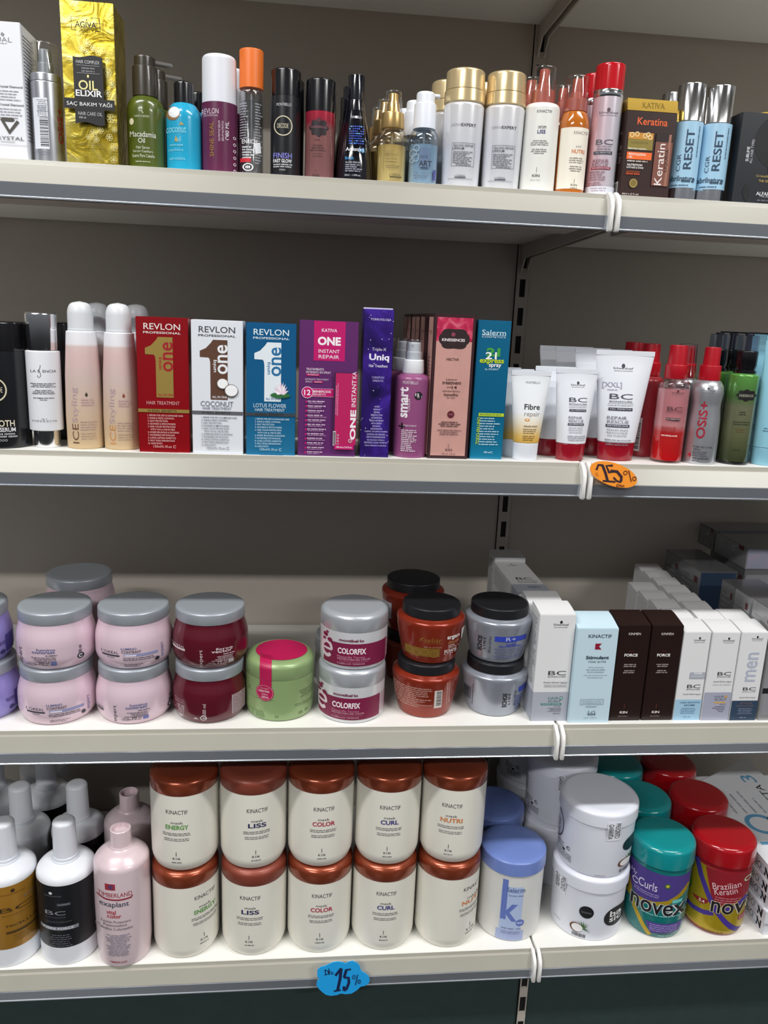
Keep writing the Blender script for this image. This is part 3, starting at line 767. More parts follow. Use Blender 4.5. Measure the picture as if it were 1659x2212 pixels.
p.m(0.66, 0.57, 0.52, 3, 0.026, 0.014, '7a746a'); p.m(0.66, 0.67, 0.45, 3, 0.026, 0.014, '7a746a'); p.r(0.66, 0.84, 0.01, 0.05, '5a544a'); p.t('KIN', 0.66, 0.89, 0.2, 0.026, '5a544a'); p.m(0.66, 0.925, 0.3, 1, 0.02, 0.012, '7a746a'); p.done()
dup(t, (-0.0500, 0.0800, z), 'amber spray bottle with clear cap behind the cream labelled one', drop=('front_label',))

# red capped rescue serum
RCAP = mat('c0101c', 0.12, 0, 0.6)
bprof = [(0.0180, 0), (0.0186, 0.001), (0.0188, 0.1190)]
parts = [('body', [(0.0178, 0), (0.0186, 0.001, 0.001), (0.0188, 0.1190)], gmat('pink_silver', [(0, 'cfa0aa'), (0.5, 'd6c2cc'), (1, 'c7c9d2')], 0.22, 0.2, 0.5, 'X')), ('silver_band', [(0.0186, 0.1192), (0.0190, 0.1200), (0.0190, 0.1272), (0.0186, 0.1278)], CHROME),
         ('cap', [(0.0186, 0.1280), (0.0186, 0.1560, 0.001), (0.0180, 0.1584, 0.002), (0, 0.1588)], RCAP)]
t = vessel('serum_bottle', 'tall pink and silver serum bottle with a glossy red cap', -0.0047, 0.0338, z, parts)
s = Round(bprof); p = Print(s, t)
def schwarz(p, u, v, w, h, c='2c2c30'):
    p.d(u, v-h*0.95, w*0.09, c, 14, 1.15); p.r(u-w*0.01, v-h*0.55, w*0.07, h*0.35, c)
    p.t('Schwarzkopf', u, v, w, h, c); p.m(u, v+h*0.85, w*0.9, 1, 0.01, h*0.22, '6c6c72', 'j')
schwarz(p, 0.56, 0.165, 0.62, 0.030, '5a4a54'); p.t('BC', 0.52, 0.455, 0.56, 0.052, '5a5662'); p.t('BONACURE', 0.54, 0.498, 0.46, 0.017, '6c6874'); p.m(0.52, 0.525, 0.46, 1, 0.02, 0.014, '7a6c78')
p.r(0.50, 0.562, 0.60, 0.030, '3a3c48'); p.t('CELL PERFECTOR', 0.50, 0.562, 0.50, 0.014, 'c9c9d2'); p.t('REPAIR', 0.46, 0.645, 0.52, 0.036, '8a5a68'); p.t('RESCUE', 0.45, 0.682, 0.52, 0.036, '8a5a68'); p.r(0.48, 0.717, 0.62, 0.024, '8f2036'); p.t('REVERSILANE', 0.48, 0.717, 0.54, 0.013, 'e8c9d0')
p.m(0.42, 0.755, 0.56, 4, 0.026, 0.017, '94707c', 'l'); p.m(0.42, 0.865, 0.6, 2, 0.02, 0.013, '94707c', 'l'); p.r(0.5, 0.945, 0.97, 0.085, 'd7dae4'); p.m(0.46, 0.925, 0.7, 2, 0.024, 0.014, 'a08a96'); p.done()
dup(t, (-0.0075, 0.0790, z), 'red capped serum bottle behind the front red capped one', drop=('lettering',))

# brown carton with gold top
BRC = mat('33201c', 0.3, 0, 0.2)
t, s = carton('keratin_box', 'dark brown carton with a shiny gold top and a cut-out window', 0.0482, 0.013, z, 0.0667, 0.046, 0.1035, BRC)
link('gold_top', prism(bmesh.new(), [(0, 0.1037), (0.046, 0.1037), (0.040, 0.1185), (0.0035, 0.1185)], -0.0333, 0.0333), GOLD, t, smooth=False)
p = Print(s, t)
p.t('Keratina', 0.52, 0.115, 0.60, 0.085, 'e8622c', b=0.012)
p.r(0.32, 0.285, 0.50, 0.075, 'c98a2c'); 
for u, v in ((0.14, 0.275), (0.24, 0.265), (0.40, 0.28), (0.50, 0.295), (0.46, 0.265)): p.ring(u, v, 0.045, 0.014, 'efe0b0', 12)
p.r(0.32, 0.385, 0.50, 0.12, '8a7a34'); p.t('LIQUID KERATIN', 0.30, 0.365, 0.34, 0.028, '5e5222'); p.t('KERATINA LIQUIDA', 0.27, 0.435, 0.37, 0.022, 'f0ead8', b=0.02)
p.r(0.32, 0.515, 0.50, 0.085, 'ef6a24'); p.t('REVITALIZING', 0.28, 0.498, 0.34, 0.026, 'f6e6da', b=0.02); p.t('OIL', 0.15, 0.532, 0.08, 0.024, 'f6e6da', b=0.02); p.m(0.29, 0.577, 0.4, 1, 0.02, 0.018, 'd8ccc4', 'j')
p.t('NUTRITION', 0.25, 0.622, 0.30, 0.026, 'f0ece8', b=0.02); p.t('SOFTNESS & SHINE', 0.26, 0.653, 0.34, 0.020, 'e6e0dc', b=0.02); p.t('NUTRICIÓN', 0.23, 0.700, 0.26, 0.026, 'd0521e'); p.m(0.22, 0.727, 0.26, 1, 0.02, 0.02, 'd0521e', 'j')
p.d(0.26, 0.835, 0.085, '7a6830', 24); p.ring(0.26, 0.835, 0.075, 0.012, 'b09a52', 20); p.t('60ml e (2 fl oz)', 0.22, 0.965, 0.33, 0.024, 'e6e0dc')
p.r(0.79, 0.55, 0.34, 0.60, '7c4a3c'); p.r(0.79, 0.29, 0.34, 0.10, '241410'); p.r(0.90, 0.55, 0.05, 0.60, '9a6a58'); p.t('Keratin', 0.745, 0.60, 0.15, 0.48, 'efe8e4', 90); p.t('LIQUIDA', 0.875, 0.55, 0.07, 0.26, '241410', 90); p.done()
p = Print(Flat(0.0667, 0.0148, 0, M=Matrix.Translation((0, 0.0000, 0.1037)) @ Matrix.Rotation(-0.232, 4, 'X')), t, 'gold_lettering')
p.t('KATIVA', 0.52, 0.5, 0.44, 0.50, mat('6d5822', 0.3, 0.8), b=0.01); p.done()
p = Print(Flat(0.046, 0.1035, 0, M=Matrix.Translation((-0.03335, 0.023, 0)) @ Matrix.Rotation(-pi/2, 4, 'Z')), t, 'side_print')
p.m(0.5, 0.22, 0.8, 18, 0.026, 0.016, '8a7c78', 'l'); p.r(0.5, 0.88, 0.7, 0.14, 'd9d6d2'); p.bars(0.5, 0.88, 0.6, 0.10); p.done()

# light blue tubes with chrome caps
LB = mat('a3cbe4', 0.3, 0, 0.2)
parts = [('chrome_base', [(0.0188, 0), (0.0192, 0.0006, 0.0006), (0.0192, 0.0160)], CHROME), ('body', [(0.0192, 0.0162), (0.0193, 0.0965)], LB), ('chrome_cap', [(0.0192, 0.0967), (0.0178, 0.0985), (0.0176, 0.1425, 0.001), (0, 0.1436)], CHROME)]
def reset(t):
    s = Round([(0.0193, 0.0), (0.0193, 0.1)], H=0.080, z0=0.0162); p = Print(s, t); D = '31465e'
    p.t('RESET', 0.62, 0.42, 0.26, 0.60, D, 90, 0.015); p.t('CGR', 0.34, 0.62, 0.13, 0.26, D, 90); p.t('abrilnature', 0.50, 0.86, 0.82, 0.085, D, b=0.02); p.m(0.70, 0.905, 0.4, 1, 0.03, 0.03, D, 'j'); p.m(0.88, 0.30, 0.95, 1, 0.02, 0.014, D, 'j', rot=90); p.m(0.45, 0.965, 0.6, 1, 0.02, 0.02, D); p.done()
t = vessel('serum_bottle', 'light blue bottle with chrome cap and base next to the brown carton', 0.1065, 0.0336, z, parts); reset(t)
dup(t, (0.1462, 0.0336, z), 'light blue bottle with chrome cap and base next to the navy carton', rz=face_cam(0.1462, 0.0336))
dup(t, (0.1040, 0.0770, z), 'chrome capped bottle half hidden behind the brown carton and blue bottles', drop=('lettering',))
t = vessel('serum_bottle', 'small gold capped bottle hidden between the brown carton and chrome capped bottles', 0.0905, 0.083, z, [('body', [(0.010, 0), (0.010, 0.085)], mat('4a2a22', 0.3)), ('cap', [(0.0098, 0.0852), (0.0096, 0.108, 0.001), (0, 0.109)], GOLD)])

# navy carton with gold pop-up card behind
NAVY = mat('14181f', 0.35)
t, s = carton('liquid_crystal_box', 'dark navy carton with a grey swirl at the right end of the upper shelf', 0.2096, 0.013, z, 0.082, 0.060, 0.1113, NAVY)
p = Print(s, t)
p.d(0.66, 0.30, 0.40, '0a0c10', 36, 1.0); p.poly([(0.36, 0.30), (0.52, 0.56), (0.62, 0.80), (0.80, 0.60)], '0a0c10')
P = []
for i in range(13): P.append((0.56+0.13*cos(0.6+pi*i/10.0)*1.2, 0.27-0.17*sin(0.6+pi*i/10.0)+0.10*i/12))
p.strip([(0.62, 0.17), (0.555, 0.21), (0.535, 0.27), (0.57, 0.33), (0.65, 0.37), (0.72, 0.42), (0.72, 0.48)], 0.06, '59626b')
p.t('SUBLIME', 0.17, 0.45, 0.050, 0.16, 'd8d8dc', 90, 0.015); p.t('ALL HAIR TYPES', 0.235, 0.42, 0.045, 0.26, 'c2c2c8', 90)
p.poly([(0.20, 0.78), (0.16, 0.86), (0.20, 0.94), (0.27, 0.98), (0.29, 0.90), (0.26, 0.82)], '05070a')
p.t('SEMI DI LINO', 0.70, 0.50, 0.26, 0.035, '2e343c'); p.t('Cristalli Liquidi', 0.56, 0.685, 0.40, 0.032, 'c0a860'); p.t('THE ORIGINAL', 0.58, 0.735, 0.34, 0.028, 'c0a860'); p.t('ALFAPARF', 0.58, 0.875, 0.36, 0.040, 'e2e2e6', b=0.01); p.t('MILANO', 0.58, 0.905, 0.22, 0.018, 'b8b8be'); p.m(0.60, 0.95, 0.34, 1, 0.02, 0.016, '6d7078', 'j'); p.done()
t = thing('gold_gift_box', 'shiny gold fan-topped gift box behind the navy carton', 'box', (0.230, 0.078, z))
bm = bmesh.new(); box(bm, -0.036, 0.036, 0, 0.05, 0, 0.112, 0.0006); link('box_body', bm, GOLD, t)
bm = bmesh.new(); N = 14
pts = [(-0.028, 0.1125)]+[(-0.028+0.064*i/N, 0.1125+0.020*sqrt(max(0, 1-(1-i/N)**2))) for i in range(N+1)]+[(0.036, 0.1125)]
a = [bm.verts.new((x, 0.002, q)) for x, q in pts]; b = [bm.verts.new((x, 0.006, q)) for x, q in pts]
bm.faces.new(a); bm.faces.new(b[::-1])
for i in range(len(pts)): bm.faces.new((a[i], b[i], b[(i+1) % len(pts)], a[(i+1) % len(pts)]))
bmesh.ops.recalc_face_normals(bm, faces=bm.faces[:]); link('fan_crest', bm, GOLD, t, smooth=False)

# ================================================================== second shelf: boxed treatments
z = Z2
sp_ = [('body', [(0.0325, 0), (0.0337, 0.0015, 0.002), (0.0337, 0.1238)], DBLK), ('cap', [(0.0335, 0.1241), (0.0335, 0.1585, 0.001), (0.032, 0.1603, 0.002), (0, 0.1606)], BLACK)]
t = vessel('serum_bottle', 'wide black serum bottle with cream ring at the left edge of the second shelf', -0.7822, 0.0350, z, sp_)
s = Round([(0.0337, 0), (0.0337, 0.124)]); p = Print(s, t)
p.t('MONTIBELLO', 0.33, 0.13, 0.36, 0.036, 'c8c8cc'); p.ring(0.38, 0.39, 0.215, 0.026, CR, 40, ky=1.05); p.t('DECODE', 0.38, 0.39, 0.28, 0.055, CR); p.t('SMOOTH', 0.415, 0.735, 0.55, 0.068, 'e6ddc4', b=0.015); p.t('& SLEEK SERUM', 0.39, 0.80, 0.62, 0.046, 'e3e3e6', b=0.02); p.m(0.39, 0.845, 0.62, 2, 0.027, 0.020, 'b9b9be', 'j')
p.d(0.375, 0.91, 0.022, 'e3e3e6', 10)
for i in range(1, 4): p.ring(0.375+i*0.05, 0.91, 0.022, 0.007, 'b9b9be', 10)
p.done()
dup(t, (-0.7340, 0.1240, z), 'wide black bottle behind the white bottle with the chrome cap', drop=('lettering',))

# white airless bottle with chrome cap and foot
LW = mat('e4e6ec', 0.3, 0, 0.2)
t = vessel('airless_bottle', 'white airless bottle with a chrome cap and chrome foot', -0.7266, 0.0330, z, [
    ('chrome_foot', [(0.0150, 0), (0.0164, 0.0015, 0.002), (0.0164, 0.0225)], CHROME), ('body', [(0.0198, 0.0228), (0.0211, 0.0235, 0.001), (0.0211, 0.1250, 0.001), (0.0172, 0.1258)], LW), ('chrome_cap', [(0.0184, 0.1262), (0.0188, 0.1300), (0.0200, 0.1715, 0.002), (0.018, 0.1735, 0.001), (0, 0.1738)], CHROME)])
s = Round([(0.0211, 0), (0.0211, 0.1022)], H=0.1022, z0=0.0230); p = Print(s, t)
p.t('LA E', 0.26, 0.245, 0.26, 0.032, '4a4a50'); p.t('ENCIA', 0.66, 0.245, 0.38, 0.032, '4a4a50'); p.strip([(0.41, 0.17), (0.40, 0.20), (0.37, 0.235), (0.40, 0.27), (0.41, 0.30), (0.37, 0.325), (0.32, 0.315), (0.33, 0.295)], 0.014, '55555c')
p.m(0.46, 0.40, 0.74, 3, 0.020, 0.012, '5a5a62'); p.m(0.46, 0.485, 0.74, 3, 0.020, 0.012, '5a5a62'); p.m(0.46, 0.58, 0.58, 1, 0.02, 0.012, '3a3a40', 'j'); p.m(0.44, 0.603, 0.2, 1, 0.02, 0.011, '5a5a62', 'j')
p.t('H  I', 0.44, 0.845, 0.13, 0.014, '3a3a40', b=0.02); p.r(0.44, 0.862, 0.72, 0.002, '6a6a70'); p.t('V I P E R A L I A', 0.44, 0.874, 0.70, 0.016, '4a4a50'); p.done()

# peach translucent styling bottles
PEACH = gmat('peach_body', [(0.0, 'c6ad86'), (0.25, 'c9b096'), (0.6, 'c8b3ac'), (0.80, 'd2b5b2'), (0.87, 'd3bcb8'), (0.89, 'e4e2e6'), (1.0, 'e2e3e8')], 0.38)
WF = mat('d9dce0', 0.35, sss=0.15)
iprof = [(0.0228, 0), (0.0234, 0.002), (0.0236, 0.045), (0.0222, 0.095), (0.0196, 0.135), (0.0186, 0.1520)]
parts = [('body', [(0.0222, 0), (0.0234, 0.0015, 0.002), (0.0236, 0.045), (0.0222, 0.095), (0.0196, 0.135), (0.0186, 0.1512, 0.001), (0.0160, 0.1522)], PEACH),
         ('cap', [(0.0163, 0.1524), (0.0163, 0.1545), (0.0160, 0.1548), (0.0158, 0.1780, 0.006), (0.0120, 0.1868, 0.006), (0, 0.1892)], WF)]
def ice(t, c1, drop):
    s = Round(fil(iprof), H=0.152); p = Print(s, t)
    p.t('ICE', 0.24, 0.865, 0.16, 0.17, c1, 90); p.t('Styling', 0.26, 0.62, 0.18, 0.30, 'b39aa0', 90)
    p.d(0.56, 0.53, 0.035, drop, 12, 1.4); p.r(0.56, 0.515, 0.01, 0.02, drop); p.m(0.58, 0.57, 0.32, 3, 0.022, 0.016, 'c4a6a4', 'j'); p.m(0.58, 0.76, 0.42, 4, 0.022, 0.012, 'bfa49a', 'j'); p.m(0.58, 0.86, 0.40, 3, 0.022, 0.012, 'bfa68e', 'j'); p.done()
t = vessel('styling_bottle', 'peach frosted bottle with white domed cap next to the chrome capped bottle', -0.6780, 0.0365, z, parts); ice(t, '6b4630', '3c3424')
t = vessel('styling_bottle', 'peach frosted bottle with white domed cap next to the red carton', -0.6300, 0.0365, z, parts); ice(t, 'c98a4e', '8a4632')
dup(t, (-0.6700, 0.0905, z), 'peach domed bottle standing behind the left peach bottle', drop=('lettering',))
dup(t, (-0.6180, 0.0905, z), 'peach domed bottle standing behind the right peach bottle', drop=('lettering',))
dup(t, (-0.7230, 0.2000, z), 'peach bottle deep behind the chrome capped white bottle', drop=('lettering',))

# three look-alike cartons with a big numeral one
def one(name, label, x, yf, W, H, body, num, brand, sub, title, bandm, txt, extra, rear):
    t, s = carton(name, label, x, yf, z, W, 0.047, H, body, tab=True)
    p = Print(s, t)
    p.t('REVLON', 0.50, 0.068, 0.70, 0.045, brand, b=0.004); p.t('PROFESSIONAL', 0.50, 0.112, 0.72, 0.016, brand, b=0.012)
    p.poly([(0.42, 0.142), (0.70, 0.142), (0.70, 0.585), (0.365, 0.585), (0.365, 0.315), (0.355, 0.285), (0.33, 0.272), (0.165, 0.270), (0.165, 0.225), (0.28, 0.205), (0.38, 0.165)], num)
    bc = body if not isinstance(body, str) else body
    p.t('one', 0.605, 0.285, 0.20, 0.215, rear, 90, 0.015); p.t('uniq', 0.455, 0.335, 0.085, 0.09, rear, 90, 0.012)
    p.t('ALL IN ONE', 0.54, 0.565, 0.29, 0.017, rear if extra != 'red' else 'a3141c', b=0.01)
    if extra == 'red': p.t('HAIR TREATMENT', 0.49, 0.626, 0.64, 0.026, 'd8a0a0')
    elif extra == 'coconut': p.t('COCONUT', 0.49, 0.617, 0.64, 0.038, '6a6e78'); p.t('HAIR TREATMENT', 0.49, 0.651, 0.56, 0.022, '7a7e88')
    else: p.t('LOTUS FLOWER', 0.48, 0.617, 0.66, 0.030, 'cfe4ee'); p.t('HAIR TREATMENT', 0.48, 0.650, 0.60, 0.022, 'cfe4ee')
    p.r(0.5, 0.685, 0.998, 0.026, bandm); p.t('10 REAL BENEFITS', 0.47, 0.685, 0.56, 0.017, '2a221c', b=0.012)
    L = ['1. REPAIR FOR DRY & DAMAGED HAIR', '2. SHINE & FRIZZ CONTROL', '3. HEAT PROTECTION', '4. SILKINESS & SMOOTHNESS', '5. HAIR COLOR PROTECTION/', 'WITH UVA & UVB FILTERS', '6. EASIER BRUSHING & IRONING', '7. INCREDIBLE DETANGLING', '8. LONG-LASTING HAIRSTYLE', '9. SPLIT ENDS PREVENTION', '10. ADDS BODY']
    for i, q in enumerate(L):
        w_ = 0.0218*len(q); p.t(q, (0.18 if i != 5 else 0.23)+w_/2, 0.720+i*0.0212, w_, 0.0135, txt, b=0.008)
    p.t('150ml/5.1fl.oz', 0.46, 0.955, 0.36, 0.019, txt); p.ring(0.70, 0.955, 0.030, 0.009, txt, 14, 30, 330)
    if extra == 'coconut':
        for (u, v, r) in ((0.60, 0.465, 0.115), (0.77, 0.515, 0.135)):
            p.d(u, v, r, '5b5048', 26, 0.95); p.d(u+0.004, v-0.002, r*0.90, 'f2f3f5', 26, 0.92)
    if extra == 'lotus':
        p.d(0.69, 0.535, 0.20, '2c6a34', 24, 0.28)
        for k in range(9):
            A = radians(15+k*18.75); c_, s_ = cos(A), sin(A)
            L_ = 0.17-0.02*abs(s_); q = [(0.70+c_*L_*0.35-s_*0.035, 0.525-0.375*(s_*L_*0.35+c_*0.035)), (0.70+c_*L_, 0.525-0.375*s_*L_*1.7), (0.70+c_*L_*0.35+s_*0.035, 0.525-0.375*(s_*L_*0.35-c_*0.035)), (0.70, 0.527)]
            p.poly(q, ['eddfe8', 'e3c8da', 'f3ecf2'][k % 3])
    p.done()
    return t
RED = mat('98121b', 0.22, 0.25, 0.3); BLUE = gmat('blue_foil', [(0, '2f86b4'), (0.35, '1c6a9c'), (1.0, '17649a')], 0.24, 0.3, 0.3)
GOLDP = mat('bca055', 0.3, 0.5)
one('hair_treatment_box', 'red carton with a big gold numeral one', -0.5699, 0.0062, 0.0652, 0.1736, RED, GOLDP, 'e9e0dc', 0, 0, GOLDP, 'dfb4b0', 'red', '9a141c')
one('hair_treatment_box', 'white carton with a big brown numeral one and coconut halves', -0.5006, 0.0046, 0.0656, 0.1725, mat('dfe3ea', 0.35), '5a3a2a', '3a3e48', 0, 0, mat('8c8f96', 0.25, 0.6), '6a6e78', 'coconut', 'e6e9ee')
one('hair_treatment_box', 'blue carton with a big white numeral one and a lotus flower', -0.4315, 0.0042, 0.0645, 0.1718, BLUE, 'dfe8ee', 'dfeef4', 0, 0, mat('5e6a74', 0.25, 0.6), 'bfe0ee', 'lotus', '1c6a9c')

# purple carton with magenta panel and window
PUR = mat('5f2a66', 0.32, 0, 0.2); MAG = mat('c01a6a', 0.35)
t, s = carton('instant_repair_box', 'purple carton with magenta title panel and a cut-out window showing a magenta tube', -0.3570, 0.0062, z, 0.0771, 0.046, 0.1775, PUR)
p = Print(s, t)
p.r(0.51, 0.145, 0.53, 0.285, MAG); p.t('KATIVA', 0.505, 0.068, 0.26, 0.024, 'eddbe6', b=0.015); p.t('ONE', 0.505, 0.145, 0.39, 0.062, 'f3eaf0', b=0.045); p.t('INSTANT', 0.505, 0.218, 0.36, 0.026, 'f0dfe9', b=0.006); p.t('REPAIR', 0.505, 0.258, 0.35, 0.026, 'f0dfe9', b=0.006)
p.t('TRATAMIENTO', 0.275, 0.352, 0.30, 0.017, 'e0c8dc', b=0.02); p.t('INTENSIVO EN SPRAY', 0.335, 0.374, 0.42, 0.017, 'e0c8dc', b=0.012); p.r(0.24, 0.393, 0.23, 0.014, MAG); p.t('SIN ENJUAGUE', 0.24, 0.393, 0.18, 0.009, 'f0dfe9', b=0.01)
p.t('INTENSIVE TREATMENT', 0.31, 0.426, 0.40, 0.013, 'd8bcd4'); p.t('SPRAY', 0.175, 0.444, 0.12, 0.013, 'd8bcd4'); p.r(0.33, 0.444, 0.16, 0.013, MAG); p.t('LEAVE IN', 0.33, 0.444, 0.12, 0.008, 'f0dfe9', b=0.01)
p.r(0.41, 0.523, 0.42, 0.062, 'd8a8c6'); p.r(0.41, 0.523, 0.405, 0.056, MAG); p.d(0.15, 0.523, 0.100, 'ecd3e2', 28); p.d(0.15, 0.523, 0.090, MAG, 28); p.t('12', 0.15, 0.523, 0.11, 0.040, 'f3eaf0', b=0.02); p.t('BENEFICIOS', 0.40, 0.514, 0.30, 0.017, 'f3eaf0', b=0.02); p.t('BENEFITS', 0.36, 0.536, 0.21, 0.015, 'eddbe6')
for i in range(12):
    v = 0.592+i*0.0345; p.d(0.135, v, 0.018, MAG, 10); p.m(0.34, v-0.004, 0.36, 1, 0.01, 0.010, 'dcc2d8', 'l'); p.m(0.34, v+0.009, 0.34, 1, 0.01, 0.007, 'b892b4', 'l')
p.r(0.80, 0.64, 0.40, 0.545, '3a1440'); p.r(0.815, 0.64, 0.37, 0.535, 'b8145a'); p.m(0.645, 0.57, 0.6, 2, 0.012, 0.006, 'd8a0c0', rot=90); p.r(0.63, 0.86, 0.05, 0.11, 'e3d7e0'); p.bars(0.63, 0.86, 0.04, 0.10); p.t('INSTANT', 0.945, 0.52, 0.075, 0.20, 'eddbe6', 90, 0.01); p.t('ONE', 0.945, 0.755, 0.10, 0.225, 'f3eaf0', 90, 0.04); p.t('KA', 0.945, 0.385, 0.07, 0.05, 'eddbe6', 90, 0.01)
for i in range(4): p.ring(0.69, 0.835+i*0.023, 0.018, 0.006, 'e3d0de', 10)
p.ring(0.905, 0.875, 0.035, 0.008, 'e3d0de', 14); p.t('12', 0.905, 0.875, 0.03, 0.014, 'e3d0de')
p.r(0.80, 0.925, 0.34, 0.036, MAG); p.t('100 ml e 3.4 fl oz', 0.80, 0.925, 0.27, 0.014, 'f3eaf0', b=0.015); p.done()

# galaxy printed carton
GAL = cloudmat('galaxy_print', [(0.30, '130a3a'), (0.48, '2c1468'), (0.60, '44289a'), (0.72, '9a86cc')], 17, 0.3, 7, 0.0, 0, 0.8, True)
t, s = carton('triple_treatment_box', 'slim violet galaxy-print carton standing taller than its neighbours', -0.2925, 0.0062, z, 0.0388, 0.046, 0.1948, GAL)
link('tuck_flap', box(bmesh.new(), -0.0194, 0.0194, 0.018, 0.0185, 0.1948, 0.1968), mat('c9c5da', 0.4), t)
p = Print(s, t)
p.t('TORROGLOSA', 0.56, 0.066, 0.70, 0.014, 'c9c2e6', b=0.01); p.t('Triple-X', 0.54, 0.265, 0.48, 0.026, 'd8d4ee'); p.t('Uniq', 0.55, 0.320, 0.68, 0.056, 'ecebf6', b=0.03); p.t('Hair Treatment', 0.53, 0.372, 0.64, 0.020, 'd8d4ee', b=0.01)
p.t('15 BENEFICIOS', 0.54, 0.450, 0.42, 0.014, 'b8aee0'); p.t('INMEDIATOS', 0.54, 0.472, 0.36, 0.014, 'b8aee0')
for i, q in enumerate(['NUTRE', 'HIDRATA', 'REPARA', 'REESTRUCTURA', 'ACONDICIONA', 'BRILLO INTENSO', 'ANTI-CRESPO', 'SUAVIDAD', 'ANTIOXIDANTE', 'CUERPO, VOLUMEN & FUERZA', 'CONTROL DEL PEINADO', 'EFECTO DESENREDANTE', 'PROTECCIÓN TÉRMICA', 'PROTEGE EL COLOR / FILTRO UV', 'FÁCIL PEINADO & SECADO']): p.t(q, 0.54, 0.648+i*0.0191, min(0.80, 0.034*len(q)), 0.0115, 'c2bae6', b=0.008)
p.done()

# plum spray bottles
PLUM = mat('8c4a77', 0.34, 0, 0.15); SW = mat('e3e6ea', 0.38)
mprof = [(0.0226, 0), (0.0234, 0.0015, 0.002), (0.0234, 0.1085, 0.005), (0.0150, 0.1128), (0.0140, 0.113)]
t = vessel('spray_bottle', 'front plum spray bottle with white nozzle under a clear cap', -0.2413, 0.0290, z, [
    ('body', mprof, PLUM), ('collar', [(0.0140, 0.1132), (0.0147, 0.1150), (0.0138, 0.1310, 0.001), (0.012, 0.1315)], SW),
    ('spray_head', [(0.0106, 0.1317), (0.0104, 0.1415, 0.001), (0.0092, 0.142), (0.0088, 0.1540, 0.002), (0, 0.1545)], SW), ('clear_cap', [(0.0114, 0.1318), (0.0108, 0.1578, 0.001), (0, 0.1584)], clear('clear_cap_grey', 'eef0f2', 0.10, 0.6, 0.1))])
link('orifice', _orifice(0.0092, 0.1502), mat('c4c8ce', 0.4), t)
s = Round(mprof); p = Print(s, t)
p.t('MONTIBELLO', 0.44, 0.10, 0.44, 0.035, 'e6d8e2'); p.t('smart', 0.27, 0.335, 0.25, 0.36, 'f0e8ee', 90, 0.03); p.t('TOUCH', 0.42, 0.37, 0.075, 0.155, 'e3d3de', 90); p.d(0.68, 0.25, 0.115, '120c12', 22); p.t('12', 0.645, 0.238, 0.11, 0.032, 'f0e8ee', b=0.03); p.t('in 1', 0.71, 0.262, 0.12, 0.03, 'd8c8d2')
p.r(0.25, 0.62, 0.20, 0.016, '161016'); p.r(0.25, 0.62, 0.045, 0.082, '161016'); p.t('TREATMENT', 0.48, 0.61, 0.38, 0.021, 'e0d0da'); p.m(0.48, 0.665, 0.46, 12, 0.0225, 0.015, 'e0d0da', 'l'); p.done()
dup(t, (-0.2500, 0.0775, z), 'middle plum spray bottle of a row of three', drop=('lettering', 'orifice'))
dup(t, (-0.2600, 0.1270, z), 'rearmost plum spray bottle of a row of three', drop=('lettering', 'orifice'))

# rose carton with dark frame and five more behind it
DKF = mat('3a2226', 0.35); ROSE = mat('c9988f', 0.4, var=0.08, bscale=45)
t, s = carton('nectar_box', 'front rose pink carton with dark frame and black badge', -0.1913, 0.0085, z, 0.0560, 0.047, 0.1926, DKF)
p = Print(s, t, 'front_label')
p.r(0.5, 0.5, 0.86, 0.955, ROSE); p.r(0.5, 0.102, 0.86, 0.160, cloudmat('rose_clouds', [(0.3, '8a1636'), (0.5, 'c02a52'), (0.7, 'e07a8c')], 60, 0.35))
P = []
for i in range(48):
    A = 2*pi*i/48; q = 0.92+0.10*abs(cos(3*A)); P.append((0.5+0.365*q*(abs(cos(A))**0.7)*(1 if cos(A) > 0 else -1), 0.165+0.070*q*(abs(sin(A))**0.8)*(1 if sin(A) > 0 else -1)))
p.poly(P, '2a1a1c'); p.d(0.47, 0.135, 0.05, '8a3a52', 10); p.t('KINESSENCES', 0.48, 0.172, 0.55, 0.019, 'f0e6e6', b=0.02); p.t('repair', 0.48, 0.198, 0.16, 0.012, '5a3438')
TT = '4a2c2e'
p.t('NECTAR', 0.49, 0.303, 0.30, 0.017, TT, b=0.008); p.t('Leave-in', 0.49, 0.440, 0.26, 0.016, TT); p.t('treatment', 0.50, 0.464, 0.46, 0.021, TT, b=0.012); p.t('with', 0.44, 0.494, 0.12, 0.012, TT); p.t('14', 0.57, 0.494, 0.12, 0.022, TT, b=0.01); p.t('extraordinary', 0.50, 0.522, 0.42, 0.018, TT); p.t('benefits', 0.50, 0.545, 0.34, 0.020, TT, b=0.01); p.t('for hair', 0.50, 0.566, 0.2, 0.012, TT)
p.d(0.52, 0.683, 0.085, '5c1626', 24); p.t('AGES', 0.52, 0.683, 0.10, 0.010, 'b8848c'); p.m(0.5, 0.738, 0.68, 3, 0.014, 0.009, TT); p.m(0.5, 0.795, 0.62, 3, 0.014, 0.008, '7a5658'); p.r(0.51, 0.905, 0.008, 0.030, TT); p.t('KIN', 0.52, 0.934, 0.16, 0.016, TT, b=0.01); p.t('150 ml  5 fl oz', 0.52, 0.964, 0.34, 0.012, TT); p.done()
p = Print(Flat(0.047, 0.1926, 0, M=Matrix.Translation((-0.028, 0.0235, 0)) @ Matrix.Rotation(-pi/2, 4, 'Z')), t, 'side_label')
p.r(0.5, 0.5, 0.80, 0.955, ROSE); p.m(0.5, 0.12, 0.6, 2, 0.014, 0.008, '8a605a'); p.m(0.5, 0.3, 0.6, 20, 0.025, 0.007, '8a605a', 'l'); p.done()
